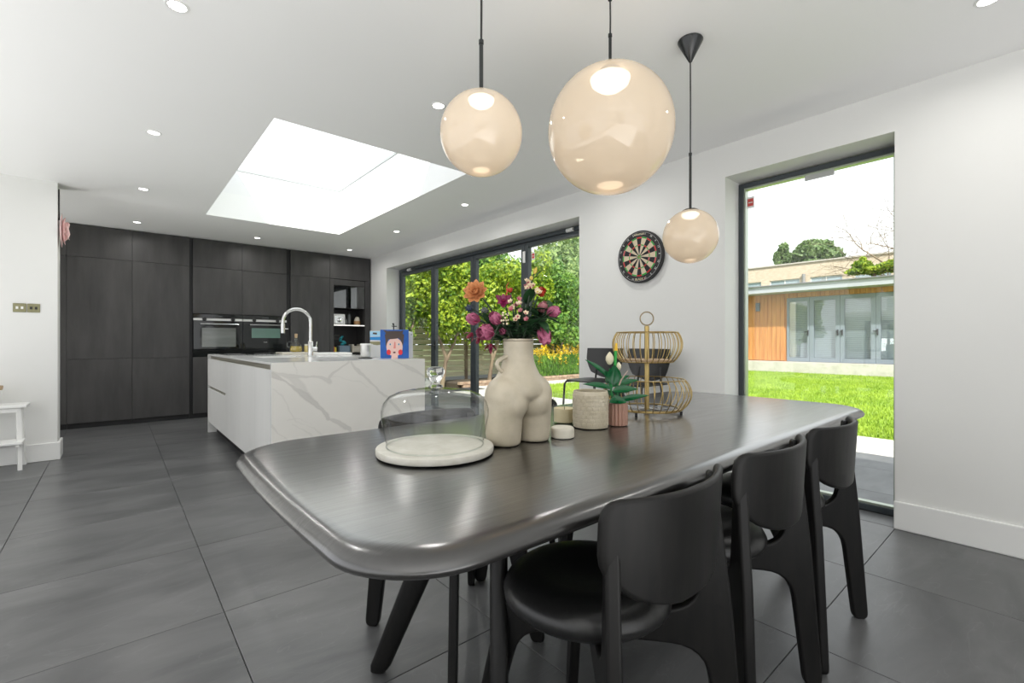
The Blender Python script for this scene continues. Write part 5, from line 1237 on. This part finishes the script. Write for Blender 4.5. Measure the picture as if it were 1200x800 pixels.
# ------------------------------------------------------------------ garden room
def garden_room():
    t_ = thing('garden_room', 'timber-clad garden room with grey framed glass doors across the lawn', 'building', (19.0, 5.0, -.1)); ox, oy = 19.0, 5.0
    Y0, Y1 = -3.0, 9.4; gy0, gy1 = .9, 6.50; z0, zt = .47, 2.72
    cedar = mat('cedar_boards', (.52, .22, .06), .6); noisy(cedar, (.44, .17, .045), (.60, .28, .09), (3, 10, .8), coord='World', detail=5)
    lb = lambda b, x0, y0, z0_, x1, y1, z1_: box(b, x0-ox, y0-oy, z0_+.1, x1-ox, y1-oy, z1_+.1)
    bm = nb(); lb(bm, 19.04, Y0, .37, 19.1, gy0, 2.89); lb(bm, 19.04, gy1, .37, 19.1, Y1, 2.89); lb(bm, 19.04, gy0, zt, 19.1, gy1, 2.89); lb(bm, 19.1, Y1-.05, .37, 23, Y1, 2.89); lb(bm, 19.1, Y0, .37, 23, Y0+.05, 2.89)
    obj('wall', bm, cedar, t_)
    bm = nb(); y = Y0
    while y < Y1-.001:
        if y+.145 < gy0 or y > gy1-.01: lb(bm, 19.0, y+.004, .40, 19.04, min(y+.141, Y1), 2.895)
        else: lb(bm, 19.0, y+.004, zt, 19.04, y+.141, 2.895)
        y += .145
    o = obj('cladding', bm, cedar, t_); o['kind'] = 'stuff'
    bm = nb(); lb(bm, 18.25, Y0-.4, 2.90, 23.2, Y1+.3, 3.13); obj('fascia', bm, mat('grey_fascia', (.40, .42, .47), .5), t_)
    bm = nb(); lb(bm, 18.18, Y0-.45, 3.13, 23.3, Y1+.36, 3.165); obj('roof_edge', bm, mat('roof_edge', (.18, .18, .20), .5), t_)
    bm = nb(); lb(bm, 18.62, Y0-.5, -.05, 19.0, Y1+.4, .36); lb(bm, 19.0, Y0, -.05, 23, Y1, .369); obj('plinth', bm, pale, t_)
    gf_ = mat('garden_frame', (.20, .235, .28), .4)
    inner = mat('room_interior', (.42, .44, .46), .8); blind = mat('blind_slat', (.62, .64, .66), .5)
    bm = nb(); lb(bm, 19.95, gy0, .37, 20.0, gy1, 2.89); lb(bm, 19.1, gy0, .37, 20, gy1, .40); obj('interior', bm, inner, t_)
    seg = [(5.74, 6.49), (4.82, 5.74), (3.83, 4.82), (2.9, 3.83), (1.9, 2.9), (.92, 1.9)]
    for i, (a, b) in enumerate(seg):
        s_ = .075 if i in (0,) else .13
        bm = nb()
        lb(bm, 19.0, a+.004, z0-.09, 19.07, a+s_, zt-.01); lb(bm, 19.0, b-s_, z0-.09, 19.07, b-.004, zt-.01); lb(bm, 19.0, a+s_, zt-.15, 19.07, b-s_, zt-.01); lb(bm, 19.0, a+s_, z0-.09, 19.07, b-s_, z0+.06)
        f = obj('door_frame', bm, gf_, t_)
        bm = nb(); lb(bm, 19.03, a+s_, z0+.06, 19.04, b-s_, zt-.15); obj('pane', bm, thin_glass('garden_glass', (.86, .90, .92), .7, base=.10), f)
        bm = nb(); z = z0+.08
        while z < zt-.17: lb(bm, 19.12, a+.06, z, 19.13, b-.06, z+.028); z += .05
        o = obj('blind', bm, blind, f); o['kind'] = 'stuff'
        if i in (1, 2, 0, 3):
            yy = {0: a+.05, 1: a+.065, 2: b-.065, 3: b-.05}[i]
            bm = nb(); lb(bm, 18.955, yy-.02, 1.32, 19.0, yy+.02, 1.52); lb(bm, 18.94, yy-.015, 1.44, 18.96, yy+(.12 if i in (0, 3) else .05), 1.47); obj('handle', bm, black_metal, f)
    bm = nb(); lb(bm, 18.9, 7.42, 2.28, 19.0, 7.56, 2.60); obj('wall_lamp', bm, mat('lamp_grey', (.12, .14, .17), .4), t_, bevel=.01)
garden_room()

# terraced building further back
def far_block():
    ox, oy = 40, 12; t_ = thing('brick_building', 'long pale brick building with ribbon windows beyond the garden room', 'building', (ox, oy, -.1))
    bk = mat('pale_brick', (.55, .46, .36), .85); noisy(bk, (.49, .40, .30), (.60, .51, .41), (3, 3, 9), coord='World', detail=6)
    lb = lambda b, x0, y0, z0_, x1, y1, z1_: box(b, x0-ox, y0-oy, z0_+.1, x1-ox, y1-oy, z1_+.1)
    wins = [(15.55, 17.9), (12.75, 14.9), (10.0, 12.05), (7.2, 9.3), (4.5, 6.5)]; z0, z1 = 5.15, 5.97; bm = nb()
    lb(bm, 40, -4, -.1, 46, 22, z0); lb(bm, 40, -4, z1, 46, 22, 7.10); ys = [-4]+[v for w_ in wins[::-1] for v in w_]+[22]
    for a, b in zip(ys[::2], ys[1::2]): lb(bm, 40, a, z0, 46, b, z1)
    obj('wall', bm, bk, t_); bm = nb(); lb(bm, 39.9, -4.1, 7.1, 46.1, 22.1, 7.2); obj('coping', bm, mat('coping', (.45, .42, .38), .7), t_)
    for a, b in wins:
        bm = nb(); w_ = .06; lb(bm, 40.1, a, z0, 40.16, b, z0+w_); lb(bm, 40.1, a, z1-w_, 40.16, b, z1); lb(bm, 40.1, a, z0+w_, 40.16, a+w_, z1-w_); lb(bm, 40.1, b-w_, z0+w_, 40.16, b, z1-w_); m_ = (a+b)/2; lb(bm, 40.1, m_-.03, z0+w_, 40.16, m_+.03, z1-w_)
        f = obj('window', bm, white_plastic, t_); bm = nb(); lb(bm, 40.12, a+w_, z0+w_, 40.14, b-w_, z1-w_); obj('pane', bm, mat('sky_glass', (.30, .38, .42), .08, spec=1.0), f)
    bm = nb(); tube(bm, [(-.12, .45, 5.2), (-.12, .45, 6.35)], .12, 10); obj('vent_pipe', bm, mat('pipe_grey', (.25, .25, .25), .6), t_, smooth=True)
far_block()
# trees behind the building
def px_blob(px, py, X, rw, rh): q = atX(px, py, X); d = X/(SN+(px-600)/FPX*CS); k = d/FPX; return (q.x, q.y, q.z, rw*k, rw*k, rh*k)
bl = [px_blob(x, y, 54, a, b) for x, y, a, b in ((955, 296, 20, 14), (938, 303, 14, 10), (972, 300, 14, 10), (950, 290, 12, 9), (965, 290, 10, 8), (925, 307, 8, 6), (982, 304, 6, 5), (955, 312, 25, 10))]
tree('oak_tree', 'rounded green tree above the roof of the brick building', 'tree', (54, bl[0][1], -.1), bl, 9000, .26, 200, lm_far, [([(54, bl[0][1], -.1), (54, bl[0][1], bl[0][2])], .3, .15)], bark)
bl = [px_blob(x, y, 52, a, b) for x, y, a, b in ((918, 291, 5, 6), (912, 301, 5, 7), (922, 301, 4, 6), (914, 309, 5, 5))]
tree('slender_tree', 'slender open-crowned tree left of the rounded tree', 'tree', (52, bl[0][1], -.1), bl, 1300, .2, 201, lm_far, [([(52, bl[0][1], -.1), (52, bl[0][1], bl[0][2])], .2, .08)], bark)
bl = [px_blob(x, y, 26, a, b) for x, y, a, b in ((1010, 310, 9, 5), (1025, 316, 14, 5), (1045, 312, 12, 6), (1005, 318, 12, 3), (1060, 308, 14, 8), (1011, 305, 3, 4))]
tree('yellow_bush', 'yellow-green bush rising behind the garden room roof', 'shrub', (26, bl[1][1], -.1), bl, 3200, .10, 202, lm_bright, [([(26, bl[1][1], -.1), (26, bl[1][1], bl[1][2])], .1, .05)], bark)
# bare tree
def bare():
    base = atX(1052, 330, 34); base.z = -.1; t_ = thing('bare_tree', 'leafless fine-branched tree at the right edge of the picture window', 'tree', base)
    rnd = random.Random(9); bm = nb(); tube(bm, [(0, 0, 0), (.05, .1, 3.2), (0, 0, 6)], [.2, .16, .11], 8); obj('trunk', bm, bark, t_, smooth=True)
    bm = nb()
    def br(p, d, ln, r, k):
        q = p; pts = [p]
        for i in range(3): d = (d+Vector((rnd.gauss(0, .15), rnd.gauss(0, .15), rnd.gauss(.04, .10)))).normalized(); q = q+d*ln/3; pts.append(q)
        tube(bm, pts, [r, r*.85, r*.7, r*.5], 4, cap=False)
        if k:
            for j in range(3 if k > 1 else 4):
                nd = (d+Vector((rnd.gauss(0, .55), rnd.gauss(0, .55), rnd.gauss(.05, .4)))).normalized(); br(pts[rnd.choice((1, 2, 3, 3))], nd, ln*rnd.uniform(.6, .8), r*.55, k-1)
    for i in range(9):
        a = i*2.4; br(Vector((0, 0, 3.6+.28*i)), Vector((math.cos(a), math.sin(a), rnd.uniform(.5, 1.1))).normalized(), 2.2, .055, 4)
    o = obj('branches', bm, bark, t_); o['kind'] = 'stuff'
bare()
